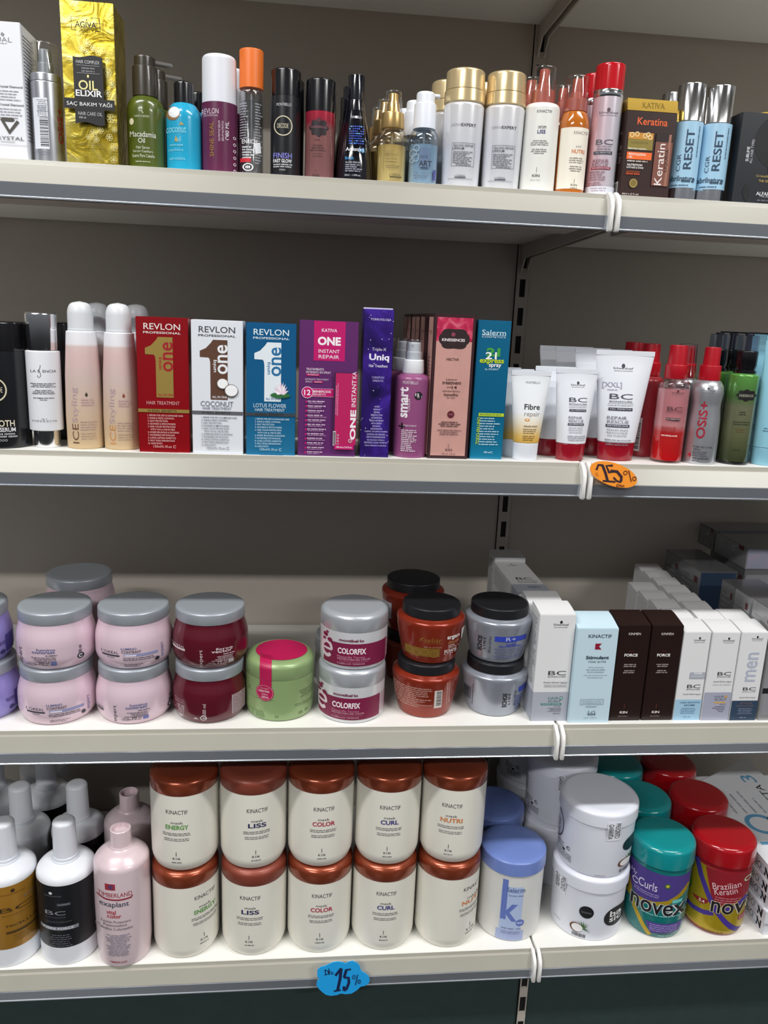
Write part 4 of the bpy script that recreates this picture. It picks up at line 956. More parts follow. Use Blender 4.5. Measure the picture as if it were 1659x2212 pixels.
for i, (dx, dy) in enumerate(((0.0008, 0.0575), (0.0002, 0.1065), (0.0012, 0.158), (0.0004, 0.2080), (0.0010, 0.2585))):
    dup(t, (-0.1913+dx-0.004, 0.0085+dy, z), ['second rose carton behind the front rose one', 'third rose carton behind the front rose one', 'fourth rose carton behind the front rose one', 'fifth rose carton behind the front rose one', 'rearmost rose carton in the row of six'][i], drop=('front_label',), group='rose cartons in a row')
t['group'] = 'rose cartons in a row'

# teal blue carton
TEAL = gmat('teal_foil', [(0, '1d86ac'), (0.35, '0f6c96'), (1, '156f98')], 0.26, 0.3, 0.3)
t, s = carton('express_spray_box', 'teal blue carton with a lime green caption strip', -0.1368, 0.0128, z, 0.0450, 0.047, 0.1870, TEAL)
p = Print(s, t); LM = 'b7cf1e'
p.t('Salerm', 0.49, 0.085, 0.72, 0.036, 'd3e9f0'); p.r(0.49, 0.104, 0.72, 0.002, 'd3e9f0'); p.t('COSMETICS', 0.49, 0.116, 0.72, 0.011, 'd3e9f0')
p.t('21', 0.51, 0.222, 0.42, 0.060, '3f9a3c', b=0.05); p.t('21', 0.45, 0.247, 0.34, 0.050, 'f0f4f0', b=0.02); p.t('express', 0.48, 0.292, 0.74, 0.038, LM, b=0.03); p.t('spray', 0.59, 0.320, 0.38, 0.030, 'eef4f4', b=0.02); p.t('by SALERM', 0.49, 0.345, 0.40, 0.018, 'bfe0ea')
p.r(0.58, 0.671, 0.78, 0.024, LM); p.t('PROTEINAS DE SEDA', 0.56, 0.671, 0.66, 0.013, '1a5a5a', b=0.01); p.t('TODO-EN-UNO', 0.205, 0.79, 0.10, 0.20, LM, 90, 0.02); p.m(0.60, 0.698, 0.70, 11, 0.0192, 0.009, 'b9dcea', 'l'); p.t('150 ml', 0.53, 0.948, 0.20, 0.014, 'd3e9f0'); p.ring(0.68, 0.948, 0.03, 0.008, 'd3e9f0', 12, 40, 320); p.done()

# cream-to-yellow tubes
FIB = gmat('yellow_fade', [(0, 'd6a84c'), (0.10, 'dcb765'), (0.32, 'e3dccb'), (0.45, 'e4e7ea'), (1, 'e2e6ea')], 0.3, 0, 0.2)
FCAP = mat('dfe3ea', 0.3, 0, 0.2)
def fibre(lbl, x, y, pr):
    t, s = tube('repair_tube', lbl, x, y, z, 0.0360, 0.0560, 0.0300, 0.0250, 0.1225, FIB, FCAP, group='white and yellow tubes', mcr=FCAP)
    if pr:
        p = Print(s, t); p.t('MONTIBELLO', 0.55, 0.085, 0.36, 0.026, '7a7c80'); p.t('Fibre', 0.55, 0.365, 0.39, 0.065, '3a3a3a', b=0.02); p.t('repair', 0.555, 0.455, 0.39, 0.068, '9a928c'); p.d(0.435, 0.515, 0.06, 'd08a3a', 18, 0.55); p.d(0.435, 0.515, 0.028, 'e8d0a8', 12, 0.8)
        p.t('SEALED ENDS', 0.53, 0.590, 0.34, 0.018, '5a4a34', b=0.015); p.m(0.52, 0.625, 0.34, 3, 0.023, 0.012, '7a6440', 'l'); p.m(0.52, 0.705, 0.34, 3, 0.023, 0.012, '7a5c2c', 'l'); p.done()
    return t
fibre('front white to yellow fading tube', -0.0795, 0.0205, True)
fibre('middle one of the three white to yellow fading tubes', -0.0935, 0.0560, False)
fibre('rearmost of the three white to yellow fading tubes', -0.1035, 0.0900, False)

# white tubes with dark red caps
WT = mat('dfe3ea', 0.3, 0, 0.25); RC = mat('8e0f22', 0.22, 0, 0.4)
def rescue(p, xxl, c1='5a5c68'):
    du = 0.0 if not xxl else -0.03
    schwarz(p, 0.53 if not xxl else 0.47, 0.135 if not xxl else 0.125, 0.34, 0.026, '3a3c46')
    if xxl:
        p.t('[XXL]', 0.295, 0.285, 0.32, 0.062, '9a98b0', b=0.01); p.m(0.30, 0.325, 0.16, 1, 0.02, 0.012, '9a98b0', 'j')
    u = 0.545 if not xxl else 0.455; v0 = 0.30 if not xxl else 0.385
    p.t('BC', u, v0, 0.43 if not xxl else 0.39, 0.050, '4a4c58'); p.t('BONACURE', u, v0+0.047, 0.42 if not xxl else 0.38, 0.015, '4a4c58', b=0.01); p.r(u, v0+0.064, 0.42, 0.003, '6a6c78'); p.t('HAIRTHERAPY', u, v0+0.083, 0.42, 0.013, '7a7c88')
    p.r(u, v0+0.118, 0.40, 0.026, '26283a'); p.t('CELL PERFECTOR', u, v0+0.118, 0.36, 0.011, 'e3e3ea')
    a = u-0.03; p.t('REPAIR', a-0.02, v0+0.20, 0.32, 0.030, '6a6c78'); p.t('RESCUE', a, v0+0.238, 0.35, 0.030, '6a6c78'); p.r(a, v0+0.275, 0.38, 0.024, '33354a'); p.t('REVERSILANE', a, v0+0.275, 0.33, 0.011, 'e3e3ea', b=0.01)
    p.t('SEALED ENDS', a, v0+0.315, 0.34, 0.016, '6a6c78'); p.t('RENOVATEUR', a, v0+0.342, 0.33, 0.016, '6a6c78'); p.t('DE POINTES', a, v0+0.369, 0.30, 0.016, '6a6c78'); p.m(a+0.03, v0+0.41, 0.42, 2, 0.022, 0.012, '7a7c88', 'j'); p.m(a+0.02, v0+0.455, 0.36, 1, 0.02, 0.012, '7a7c88', 'j')
t, s = tube('rescue_tube', 'small white tube with a dark red cap, front one of its pair', -0.0120, 0.0295, z, 0.0420, 0.0600, 0.0330, 0.0245, 0.1270, WT, RC)
p = Print(s, t); rescue(p, False); p.done()
t, s = tube('rescue_tube', 'small white tube with dark red cap behind the other small red capped tube', -0.0300, 0.0690, z, 0.0420, 0.0600, 0.0330, 0.0245, 0.1270, WT, RC)
t, s = tube('rescue_tube', 'big white tube with a dark red cap, front one of four', 0.0585, 0.0395, z, 0.0540, 0.0850, 0.0400, 0.0265, 0.1535, WT, RC)
p = Print(s, t); rescue(p, True); p.done()
for i, (x, y, lb) in enumerate(((0.0435, 0.0835, 'second of four big white tubes counted from the front'), (0.0280, 0.1270, 'third of four big white tubes counted from the front'), (0.0160, 0.1690, 'rearmost of four big white red capped tubes'))):
    tube('rescue_tube', lb, x, y, z, 0.0540, 0.0850, 0.0400, 0.0265, 0.1535, WT, RC, group='big white tubes in a row')

# red two-phase sprays
RSP = mat('b01222', 0.3, 0, 0.3)
rprof = [(0.0215, 0), (0.0224, 0.0015, 0.002), (0.0224, 0.112, 0.006), (0.0150, 0.1178, 0.002)]
BIP = gmat('two_phase', [(0, 'b8141c'), (0.06, 'c81c22'), (0.40, 'd23434'), (0.50, 'd8a0a4'), (0.70, 'cf8f96'), (1, 'cf969c')], 0.15, 0, 0.4)
t = vessel('spray_bottle', 'clear spray bottle with red and pink layered liquid, red nozzle', 0.1327, 0.0340, z, [
    ('body', rprof, clear('clear_rose', 'f8eeee', 0.05, 0.45, 0.04)), ('liquid', [(0.0205, 0.003), (0.0214, 0.004), (0.0214, 0.104)], BIP), ('dip_tube', [(0.0018, 0.1045), (0.0018, 0.1175)], FROST),
    ('collar', [(0.0150, 0.1180), (0.0155, 0.1190), (0.0150, 0.1372, 0.001), (0.0135, 0.1376)], RSP), ('spray_head', [(0.0128, 0.1378), (0.0118, 0.1640, 0.001), (0, 0.1646)], RSP)])
s = Round(rprof); p = Print(s, t)
schwarz(p, 0.63, 0.155, 0.36, 0.022, '5a2a30'); p.t('BC', 0.60, 0.345, 0.46, 0.050, '5a3a42'); p.t('BONACURE', 0.60, 0.385, 0.46, 0.012, '7a5058'); p.r(0.58, 0.465, 0.42, 0.026, '3a2028'); p.t('CELL PERFECTOR', 0.58, 0.465, 0.40, 0.011, 'f0dada', b=0.01)
p.t('REPAIR', 0.50, 0.575, 0.42, 0.032, 'a02028'); p.t('RESCUE', 0.50, 0.615, 0.40, 0.032, 'a02028'); p.t('REVERSILANE', 0.53, 0.665, 0.46, 0.017, 'f3e3e0', b=0.02); p.done()
DRS = mat('a02a34', 0.3, 0, 0.3)
t = vessel('spray_bottle', 'red nozzled rose bottle with a barcode label behind the two-phase spray', 0.1165, 0.0855, z, [
    ('body', [(0.0215, 0), (0.0224, 0.0015, 0.002), (0.0224, 0.112, 0.006), (0.0150, 0.1178, 0.002)], DRS), ('collar', [(0.0150, 0.1180), (0.0155, 0.1190), (0.0150, 0.1372, 0.001), (0.0135, 0.1376)], RSP), ('spray_head', [(0.0128, 0.1378), (0.0118, 0.1640, 0.001), (0, 0.1646)], RSP)])
p = Print(s, t, 'side_label'); p.r(0.36, 0.72, 0.20, 0.42, 'd9d2d4'); p.bars(0.36, 0.74, 0.14, 0.32, rot=90); p.poly([(0.10, 0.80), (0.16, 0.74), (0.22, 0.80), (0.16, 0.86)], 'e3d2d2'); p.done()
dup(t, (0.1130, 0.1320, z), 'third red nozzled bottle in the row behind the two-phase spray', drop=('side_label',))
dup(t, (0.1270, 0.1790, z), 'rearmost red nozzled bottle in the row behind the two-phase spray', drop=('side_label',))

# silver waisted bottles with red nozzle
nprof = [(0.0215, 0), (0.0226, 0.0015, 0.002), (0.0228, 0.030), (0.0218, 0.062), (0.0200, 0.080), (0.0202, 0.088), (0.0216, 0.100), (0.0205, 0.110), (0.0165, 0.1165), (0.0140, 0.1178)]
parts = [('body', nprof, mat('c3c5cb', 0.30, 0.75)), ('collar', [(0.0144, 0.1180), (0.0146, 0.1190), (0.0142, 0.1380, 0.001), (0.0130, 0.1385)], RSP), ('spray_head', [(0.0112, 0.1387), (0.0106, 0.1632, 0.001), (0, 0.1638)], RSP)]
t = vessel('spray_bottle', 'waisted silver bottle with sideways red letters and a red nozzle', 0.1805, 0.0295, z, parts)
s = Round(fil(nprof), H=0.1178, W=0.0456); p = Print(s, t)
schwarz(p, 0.52, 0.115, 0.42, 0.026, '5a5a66'); p.t('OSiS+', 0.46, 0.465, 0.26, 0.44, '9c1830', 90, 0.025); p.t('PUMP MY CURL', 0.58, 0.785, 0.56, 0.022, '4a4a54', b=0.008); p.t('RIPPLE', 0.42, 0.817, 0.20, 0.015, '3a3a44', b=0.02); p.m(0.56, 0.847, 0.52, 3, 0.024, 0.016, '5a5a66', 'l'); p.m(0.55, 0.925, 0.46, 1, 0.02, 0.013, '2a2a34', 'j'); p.t('4', 0.22, 0.89, 0.11, 0.055, 'b01c34', b=0.02); p.m(0.42, 0.955, 0.2, 1, 0.02, 0.012, '5a5a66', 'j'); p.done()
t = dup(t, (0.1680, 0.0790, z), 'silver bottle with shrink-wrapped red nozzle behind the waisted silver one')
turned('shrink_film', [(0.0175, 0.1165), (0.0150, 0.1210), (0.0135, 0.150), (0.0128, 0.1655), (0, 0.1668)], clear('shrink_film', 'f6eef0', 0.16, 0.6, 0.12), t)

# dark green oil bottles with black pumps
GRN = gmat('green_oil', [(0, '38402a'), (0.3, '666a4a'), (0.62, '72745a'), (0.74, '4a6e38'), (1, '5fa048')], 0.12, 0.25, 0.6)
grprof = [(0.0202, 0), (0.0210, 0.0012, 0.001), (0.0210, 0.128)]
t = vessel('pump_bottle', 'front green oil bottle with black pump and black badge', 0.2335, 0.0330, z, [
    ('base', [(0.0202, 0), (0.0212, 0.001), (0.0212, 0.004)], BLACK), ('body', [(0.0205, 0.0042), (0.0205, 0.127, 0.002), (0.0150, 0.1290)], GRN), ('pump_collar', [(0.0152, 0.1292), (0.0152, 0.1330), (0.0130, 0.1338), (0.0146, 0.1400), (0.0146, 0.1595, 0.0008), (0.0130, 0.160)], BLACK),
    ('pump_stem', [(0.0042, 0.1602), (0.0040, 0.1800), (0.0060, 0.1805), (0.0060, 0.1835, 0.001), (0, 0.1838)], mat('15182c', 0.25)), ('clear_cap', [(0.0135, 0.1600), (0.0128, 0.1815), (0, 0.1825)], clear('clear_cap_blue', 'e0e8f4', 0.12, 0.55, 0.06))])
nozzle(t, BLACK, 0.1846, 0.006, 0.024, 0.0016, 0.3)
s = Round([(0.0205, 0), (0.0205, 0.128)]); p = Print(s, t)
badge(p, 0.66, 0.225, 0.30, '120e0c', 0.46*0.42/0.42*0.44); p.t('KINESSENCES', 0.66, 0.228, 0.44, 0.028, 'a9b09a'); p.m(0.62, 0.41, 0.3, 2, 0.025, 0.012, '1c2416'); p.m(0.62, 0.52, 0.5, 2, 0.025, 0.011, '1c2416', 'j'); p.m(0.62, 0.60, 0.3, 2, 0.025, 0.010, '6a4a2a'); p.m(0.58, 0.83, 0.3, 1, 0.02, 0.010, '2c3420'); p.done()
dup(t, (0.2140, 0.0790, z), 'second green oil bottle with black pump behind the front green one', drop=('lettering',))
dup(t, (0.2500, 0.1060, z), 'third green oil bottle partly hidden between the green bottles and the blue tubes', drop=('lettering',))

# pale blue tubes at the right edge
LBT = mat('8cc3d6', 0.3, 0, 0.25)
for x, y, lb in ((0.2880, 0.0280, 'front light blue tube at the right edge of the second shelf'), (0.2900, 0.0720, 'light blue tube behind the front light blue tube')):
    t, s = tube('hair_tube', lb, x, y, z, 0.0560, 0.0640, 0.0400, 0.0260, 0.1840, LBT, mat('86bcd0', 0.28, 0, 0.3))
    p = Print(s, t); F = '2a4a6a'
    for a in ((0.34, 0.52, 0.18, 0.003), (0.34, 0.63, 0.18, 0.003)): p.r(*a, F)
    for u in (0.25, 0.43): p.r(u, 0.575, 0.006, 0.11, F)
    p.m(0.34, 0.535, 0.14, 6, 0.016, 0.009, F, 'l'); p.m(0.22, 0.70, 0.2, 2, 0.02, 0.008, F); p.done()

# ================================================================== third shelf: lidded jars and white cartons
z = Z3
LIDG = mat('a9b0b8', 0.36, 0.35)
JH = 0.0845     # height at which the next jar of a stack stands (the lid is slightly dished)
jprof = [(0.0440, 0), (0.0500, 0.0025), (0.0545, 0.0150), (0.0546, 0.0380), (0.0520, 0.0560), (0.0490, 0.0640), (0.0488, 0.0665)]
def jar_parts(m, lid=LIDG):
    return [('body', fil([(0.0435, 0), (0.0480, 0.0010, 0.003), (0.0548, 0.0130, 0.016), (0.0550, 0.0420, 0.016), (0.0500, 0.0600, 0.008), (0.0490, 0.0664)], 6), m),
            ('lid', [(0.0498, 0.0668), (0.0502, 0.0675), (0.0498, 0.0830, 0.0025), (0.0440, 0.0843, 0.002), (0, 0.0845)], lid)]
JW = Round(fil([(0.0435, 0), (0.0480, 0.0010, 0.003), (0.0548, 0.0130, 0.016), (0.0550, 0.0420, 0.016), (0.0500, 0.0600, 0.008), (0.0490, 0.0664)], 6), H=0.0664, W=0.1096)
LPK = mat('dfc6d2', 0.26, 0.15, 0.3); LVI = mat('8d85c8', 0.26, 0.15, 0.3); LMA = mat('5e1424', 0.22, 0.2, 0.4)
def front_a(p, c, du=0.0, word=('LUMINO', 'CONTRAST'), t2='5f6694', bar='8a90b8'):
    p.t("L'ORÉAL", 0.22+du, 0.575, 0.21, 0.075, c); p.r(0.23+du, 0.65, 0.21, 0.035, c); p.m(0.23+du, 0.695, 0.10, 1, 0.02, 0.014, c)
    p.t(word[0], 0.45+du, 0.485, 0.19, 0.050, t2, b=0.012); p.t(word[1], 0.48+du, 0.555, 0.24, 0.060, c, b=0.008); p.r(0.60+du, 0.63, 0.42, 0.055, bar); p.r(0.47+du, 0.638, 0.14, 0.03, 'e3e0ec')
    p.m(0.57+du, 0.70, 0.38, 2, 0.040, 0.022, c, 'j'); p.m(0.51+du, 0.855, 0.24, 1, 0.03, 0.018, c, 'j'); p.t('500ml/16.9fl.oz.', 0.49+du, 0.90, 0.20, 0.028, c, b=0.015)
    p.t('expert', 0.87+du, 0.62, 0.045, 0.33, '6f74a0', 90)
    p.d(0.80+du, 0.79, 0.028, '33303c', 12, 1.1)
def side_a(p, c, du=0.0, w1='lumino', w2='contrast', t2='5f6694', sq='7078b0', dk='2c2c34'):
    p.t('expert', 0.16+du, 0.72, 0.05, 0.42, c, 90)
    p.t(w1, 0.45+du, 0.50, 0.22, 0.055, t2, b=0.02); p.t(w2, 0.42+du, 0.56, 0.27, 0.058, t2, b=0.02); p.m(0.51+du, 0.63, 0.14, 1, 0.03, 0.025, c, 'j'); p.m(0.40+du, 0.675, 0.32, 4, 0.032, 0.018, c, 'r')
    p.t('500 ml', 0.42+du, 0.795, 0.12, 0.040, dk, b=0.015); p.t('16.9 fl.oz.', 0.395+du, 0.845, 0.17, 0.036, dk, b=0.015); p.r(0.535+du, 0.82, 0.07, 0.10, sq); p.m(0.26+du, 0.81, 0.12, 3, 0.03, 0.014, c, 'r')
    p.t('500 ml', 0.855+du, 0.60, 0.038, 0.20, dk, 90, 0.015); p.d(0.86+du, 0.74, 0.042, dk, 18); p.ring(0.86+du, 0.74, 0.026, 0.011, 'e9e4ea', 16, 30, 320)
def jar(label, x, y, level, m, deco=None, group=None, turn=0.0):
    t = vessel('hair_mask_jar', label, x, y, z+JH*level, jar_parts(m), group=group, cat='jar', turn=turn)
    if deco:
        p = Print(JW, t); deco(p); p.done()
    return t
INK = '3b3a46'
def vio(p): p.r(0.93, 0.62, 0.10, 0.40, '4a4690'); p.m(0.80, 0.55, 0.16, 3, 0.03, 0.022, '3c3878', 'r'); p.d(0.84, 0.78, 0.034, '3a3570', 12); p.t('expert', 0.90, 0.62, 0.045, 0.3, '4a4690', 90)
jar('violet jar with grey lid at the left edge, lower one of its stack', -0.8525, 0.0680, 0, LVI, vio)
jar('violet jar with grey lid at the left edge, upper one of its stack', -0.8600, 0.0690, 1, LVI, vio)
jar('pale pink jar at the bottom of the stack beside the violet jars', -0.7422, 0.0625, 0, LPK, lambda p: front_a(p, INK, -0.01))
jar('pale pink jar on top of the stack beside the violet jars', -0.7400, 0.0640, 1, LPK, lambda p: side_a(p, INK, -0.09))
jar('pale pink jar at the bottom of the stack beside the maroon jars', -0.6320, 0.0625, 0, LPK, lambda p: (side_a(p, INK, 0.09), p.t("L'ORÉAL", 0.06, 0.62, 0.09, 0.06, INK), p.r(0.06, 0.68, 0.09, 0.03, INK)))
jar('pale pink jar on top of the stack beside the maroon jars', -0.6300, 0.0650, 1, LPK, lambda p: front_a(p, INK, -0.03))
jar('pale pink jar at the back on the shelf, lower one of the rear stack', -0.7440, 0.2060, 0, LPK)
jar('pale pink jar rising behind the front pink stacks, upper one of the rear stack', -0.7440, 0.2060, 1, LPK)
MI = 'd8c4c8'
jar('dark maroon jar at the bottom of the front maroon stack', -0.5215, 0.0625, 0, LMA, lambda p: (p.r(0.87, 0.60, 0.18, 0.46, 'a99aa0'), p.m(0.87, 0.40, 0.15, 12, 0.037, 0.022, '6c2a38', 'j'), p.t('force', 0.10, 0.47, 0.11, 0.055, 'a57a84', b=0.01), p.t('vector', 0.10, 0.53, 0.12, 0.055, 'a57a84', b=0.01), p.m(0.11, 0.60, 0.10, 8, 0.035, 0.020, MI, 'r'), p.r(0.12, 0.86, 0.05, 0.09, 'c8bcc0'), p.t('500 ml', 0.42, 0.62, 0.045, 0.28, MI, 90), p.d(0.41, 0.82, 0.045, MI, 18), p.ring(0.41, 0.82, 0.028, 0.012, '4a0e1c', 16, 30, 320), p.poly([(0.28, 0.86), (0.31, 0.80), (0.35, 0.86)], MI)))
jar('dark maroon jar on top of the front maroon stack', -0.5200, 0.0645, 1, LMA, lambda p: (side_a(p, MI, 0.22, 'force', 'vector', MI, 'c8bcc0', MI), p.t("L'ORÉAL", 0.09, 0.50, 0.16, 0.065, MI), p.r(0.095, 0.565, 0.16, 0.045, MI)))
jar('dark maroon jar peeking out behind the front maroon stack', -0.5255, 0.1760, 0, LMA)

# green jar with pink seal
PGR = mat('8fa873', 0.34, 0.15, 0.2); SEAL = mat('b0184e', 0.4)
gjp = fil([(0.0440, 0), (0.0490, 0.0015, 0.004), (0.0512, 0.0120, 0.01), (0.0514, 0.0660)], 5)
t = vessel('hair_mask_jar', 'single green jar with a pink paper seal over its lid', -0.4174, 0.0660, z, [('body', gjp, PGR), ('lid', [(0.0512, 0.0664), (0.0517, 0.0672), (0.0514, 0.0870, 0.006), (0.0440, 0.0925, 0.004), (0, 0.0935)], PGR)], cat='jar')
bm = bmesh.new(); n = 40; rim = [bm.verts.new((0.0385*sin(2*pi*i/n)+0.002, -0.0385*cos(2*pi*i/n)+0.001, 0.0942-0.0010)) for i in range(n)]; c0 = bm.verts.new((0.002, 0.001, 0.0944))
for i in range(n): bm.faces.new((c0, rim[i], rim[(i+1) % n]))
link('seal_disc', bm, SEAL, t)
s = Round(gjp+fil([(0.0512, 0.0664), (0.0517, 0.0672), (0.0514, 0.0870, 0.006), (0.0440, 0.0925, 0.004), (0.0380, 0.0930)]), H=0.0664, W=0.1030)
p = Print(s, t); DG = '51663e'
p.t('na', 0.19, 0.84, 0.19, 0.19, '789260', b=0.04); p.r(0.24, 0.47, 0.40, 0.005, DG); p.t('AL', 0.07, 0.30, 0.06, 0.10, '6f8a58'); p.m(0.86, 0.30, 0.22, 4, 0.05, 0.018, DG, 'r'); p.m(0.84, 0.60, 0.26, 2, 0.04, 0.014, DG, 'j'); p.t('ES', 0.46, 0.86, 0.05, 0.05, DG); p.r(0.80, 0.84, 0.05, 0.06, '6f8a58'); p.ring(0.88, 0.82, 0.022, 0.008, DG, 12); p.done()
p = Print(s, t, 'seal_strip'); p.zs = 0.0012; p.e = 0.0006
p.put([(-0.0085, -0.029), (0.0085, -0.029), (0.0085, 0.030), (-0.0085, 0.030)], [(0, 1, 2, 3)], 0.30, -0.06, SEAL)
p.d(0.29, 0.30, 0.125, SEAL, 32); p.ring(0.29, 0.30, 0.115, 0.006, 'd0909c', 32); p.t('TRATAMIENTO', 0.29, 0.20, 0.12, 0.028, 'e0b0bc'); p.t('KERATINA', 0.28, 0.265, 0.15, 0.05, 'f0d4dc', b=0.01); p.t('Ultra', 0.29, 0.335, 0.08, 0.04, 'f0d4dc'); p.t('SEDA', 0.295, 0.405, 0.10, 0.05, 'f0d4dc', b=0.01); p.done()

# silver-lidded white jars with magenta label
SJ = mat('d9dade', 0.3, 0.2, 0.2); SJL = mat('bfc4cb', 0.3, 0.4, 0.2); CMG = '7a1440'
cfp = fil([(0.0455, 0), (0.0485, 0.0012, 0.003), (0.0500, 0.0100), (0.0502, 0.0580)], 5)
CFH = 0.0845
parts = [('body', cfp, SJ), ('lid', [(0.0502, 0.0584), (0.0507, 0.0592), (0.0504, 0.0800, 0.005), (0.0440, 0.0842, 0.004), (0, 0.0845)], SJL)]
def cfix(lb, x, y, lv, du, deco=True):
    t = vessel('hair_mask_jar', lb, x, y, z+CFH*lv, parts, cat='jar')
    if not deco: return
    s = Round([(0.0490, 0), (0.0502, 0.0100), (0.0503, 0.0580)], H=0.058, W=0.1006); p = Print(s, t, 'front_label')
    p.t('montibel·lo', 0.45+du, 0.20, 0.36, 0.075, '6a1838', b=0.03); p.r(0.50+du, 0.585, 0.90, 0.60, CMG); p.t('COLORFIX', 0.46+du, 0.485, 0.41, 0.155, 'f0e6ea', b=0.03)
    p.t('Mascarilla Técnica', 0.45+du, 0.64, 0.40, 0.055, 'c88a9e'); p.t('PROTECTORA DEL COLOR', 0.49+du, 0.705, 0.47, 0.045, 'd8b0be'); p.r(0.49+du, 0.765, 0.42, 0.006, 'c88a9e'); p.t('CABELLOS TEÑIDOS', 0.45+du, 0.815, 0.40, 0.05, 'd8b0be')
    p.ring(0.10+du, 0.52, 0.085, 0.035, 'd8c6ce', 24, 0, 320, 1.6); p.r(0.10+du, 0.52, 0.14, 0.06, 'd8c6ce')
    for u, v, r in ((0.075, 0.16, 0.032), (0.10, 0.08, 0.018), (0.14, 0.27, 0.034), (0.06, 0.28, 0.02)): p.d(u+du, v, r, CMG, 14)
    p.m(0.985+du*0.4, 0.30, 0.09, 12, 0.045, 0.02, 'a04a68', 'l'); p.done()
cfix('white jar with magenta label and silver lid, lower of two', -0.3088, 0.0575, 0, -0.03)
cfix('white jar with magenta label and silver lid, upper of two', -0.3077, 0.0600, 1, 0.02)
cfix('silver lidded jar half hidden behind the magenta labelled stack', -0.3130, 0.1660, 0, 0, False)

# terracotta and grey jars with black lids
BL = mat('15161a', 0.42)
TER = mat('8e2e1a', 0.24, 0.3, 0.4); GRJ = mat('a3a9b4', 0.28, 0.5, 0.3)
ep = fil([(0.0380, 0), (0.0408, 0.0015, 0.003), (0.0475, 0.0300), (0.0520, 0.0610, 0.006), (0.0515, 0.0660, 0.005), (0.0440, 0.0698, 0.004), (0.0425, 0.0702)], 5)
EH = 0.0862
parts_t = [('body', ep, TER), ('lid', [(0.0430, 0.0704), (0.0438, 0.0708), (0.0436, 0.0850, 0.0015), (0.0400, 0.0862, 0.001), (0, 0.0860)], BL)]
parts_g = [('body', ep, GRJ), parts_t[1]]
ES = Round(ep, H=0.068, W=0.1040)
t = vessel('hair_mask_jar', 'terracotta jar with black lid, bottom of the front stack, barcode side showing', -0.1945, 0.0640, z, parts_t, cat='jar')
p = Print(ES, t); LT = 'd6b0a4'
p.m(0.34, 0.23, 0.62, 11, 0.047, 0.022, LT, 'l'); p.r(0.70, 0.50, 0.11, 0.46, 'd8cfca'); p.bars(0.71, 0.48, 0.07, 0.38, rot=90); p.m(0.82, 0.40, 0.5, 2, 0.05, 0.018, LT, rot=90); p.done()
t = vessel('hair_mask_jar', 'terracotta jar with black lid, top of the front stack, gold pattern showing', -0.1905, 0.0680, z+EH, parts_t, cat='jar')
p = Print(ES, t); AU = mat('b08238', 0.35, 0.4)
p.t('seliár', 0.55, 0.39, 0.25, 0.115, AU); p.strip([(0.36, 0.43), (0.39, 0.36), (0.43, 0.33)], 0.012, AU); p.strip([(0.37, 0.36), (0.41, 0.42)], 0.012, AU); p.t('argan rose secreto', 0.57, 0.475, 0.22, 0.028, AU); p.t('500 ml 16.9 fl.oz', 0.55, 0.56, 0.25, 0.030, 'c9a890')
p.r(0.40, 0.70, 0.50, 0.22, mat('96702c', 0.4, 0.3))
for u, v, r in ((0.22, 0.68, 0.05), (0.32, 0.73, 0.06), (0.44, 0.69, 0.055), (0.57, 0.73, 0.06), (0.26, 0.77, 0.035)): p.ring(u, v, r, 0.010, mat('b48c40', 0.4, 0.3), 16)
p.t('argan', 0.83, 0.36, 0.17, 0.105, 'f3ece8', b=0.03); p.t('mask', 0.84, 0.46, 0.15, 0.075, 'c08a50'); p.m(0.84, 0.535, 0.15, 3, 0.035, 0.022, 'e0c8c0', 'l'); p.t('ECHOS', 0.80, 0.68, 0.17, 0.075, 'f3ece8', b=0.03); p.t('L I N E', 0.80, 0.745, 0.17, 0.04, 'f3ece8'); p.r(0.965, 0.36, 0.05, 0.30, 'd9d6d4'); p.done()
vessel('hair_mask_jar', 'terracotta jar with black lid, bottom of the rear stack', -0.2020, 0.1820, z, parts_t, cat='jar')
t = vessel('hair_mask_jar', 'terracotta jar with black lid, top of the rear stack, with a white sticker', -0.2030, 0.1820, z+EH, parts_t, cat='jar')
p = Print(ES, t, 'sticker'); p.r(0.10, 0.47, 0.16, 0.44, 'c6c9d2'); p.m(0.10, 0.35, 0.12, 5, 0.07, 0.02, '6a6a78', 'l'); p.done()
BLU = '2f44b8'
def eg(p, du, full=True):
    p.t('ECHOS', 0.24+du, 0.55, 0.068, 0.37, '24252c', 90, 0.04); p.t('L I N E', 0.305+du, 0.53, 0.035, 0.30, '24252c', 90, 0.02); p.t('500 ml e 16.9 fl.oz', 0.385+du, 0.54, 0.036, 0.42, '24252c', 90)
    if not full:
        p.r(0.93, 0.33, 0.12, 0.14, BLU); p.m(0.90, 0.50, 0.14, 7, 0.06, 0.03, '4a5aa8', 'l'); return
    p.r(0.67+du, 0.375, 0.44, 0.125, BLU); p.t('R+', 0.68+du, 0.375, 0.14, 0.09, 'c0c6d8', b=0.01); p.m(0.68+du, 0.45, 0.26, 1, 0.03, 0.018, BLU); p.t('DEEP', 0.69+du, 0.51, 0.14, 0.045, BLU, b=0.02); p.t('PROTECTION', 0.67+du, 0.555, 0.30, 0.045, BLU, b=0.02)
    for i, q in enumerate(['MASCHERA FORTIFICANTE', 'CON ESTRATTO DI BAMBÙ', 'MASQUE FORTIFIANT', "À L'EXTRAIT DE BAMBOU", 'FORTIFYING MASK', 'WITH BAMBOO EXTRACT']): p.t(q, 0.66+du, 0.63+i*0.048, 0.40-0.05*(i % 2), 0.026, '4a5ab0' if i % 2 == 0 else '5a5f80', b=0.015)
t = vessel('hair_mask_jar', 'grey jar with black lid, lower of two, turned so the blue panel is cut off', -0.0860, 0.0660, z, parts_g, cat='jar')
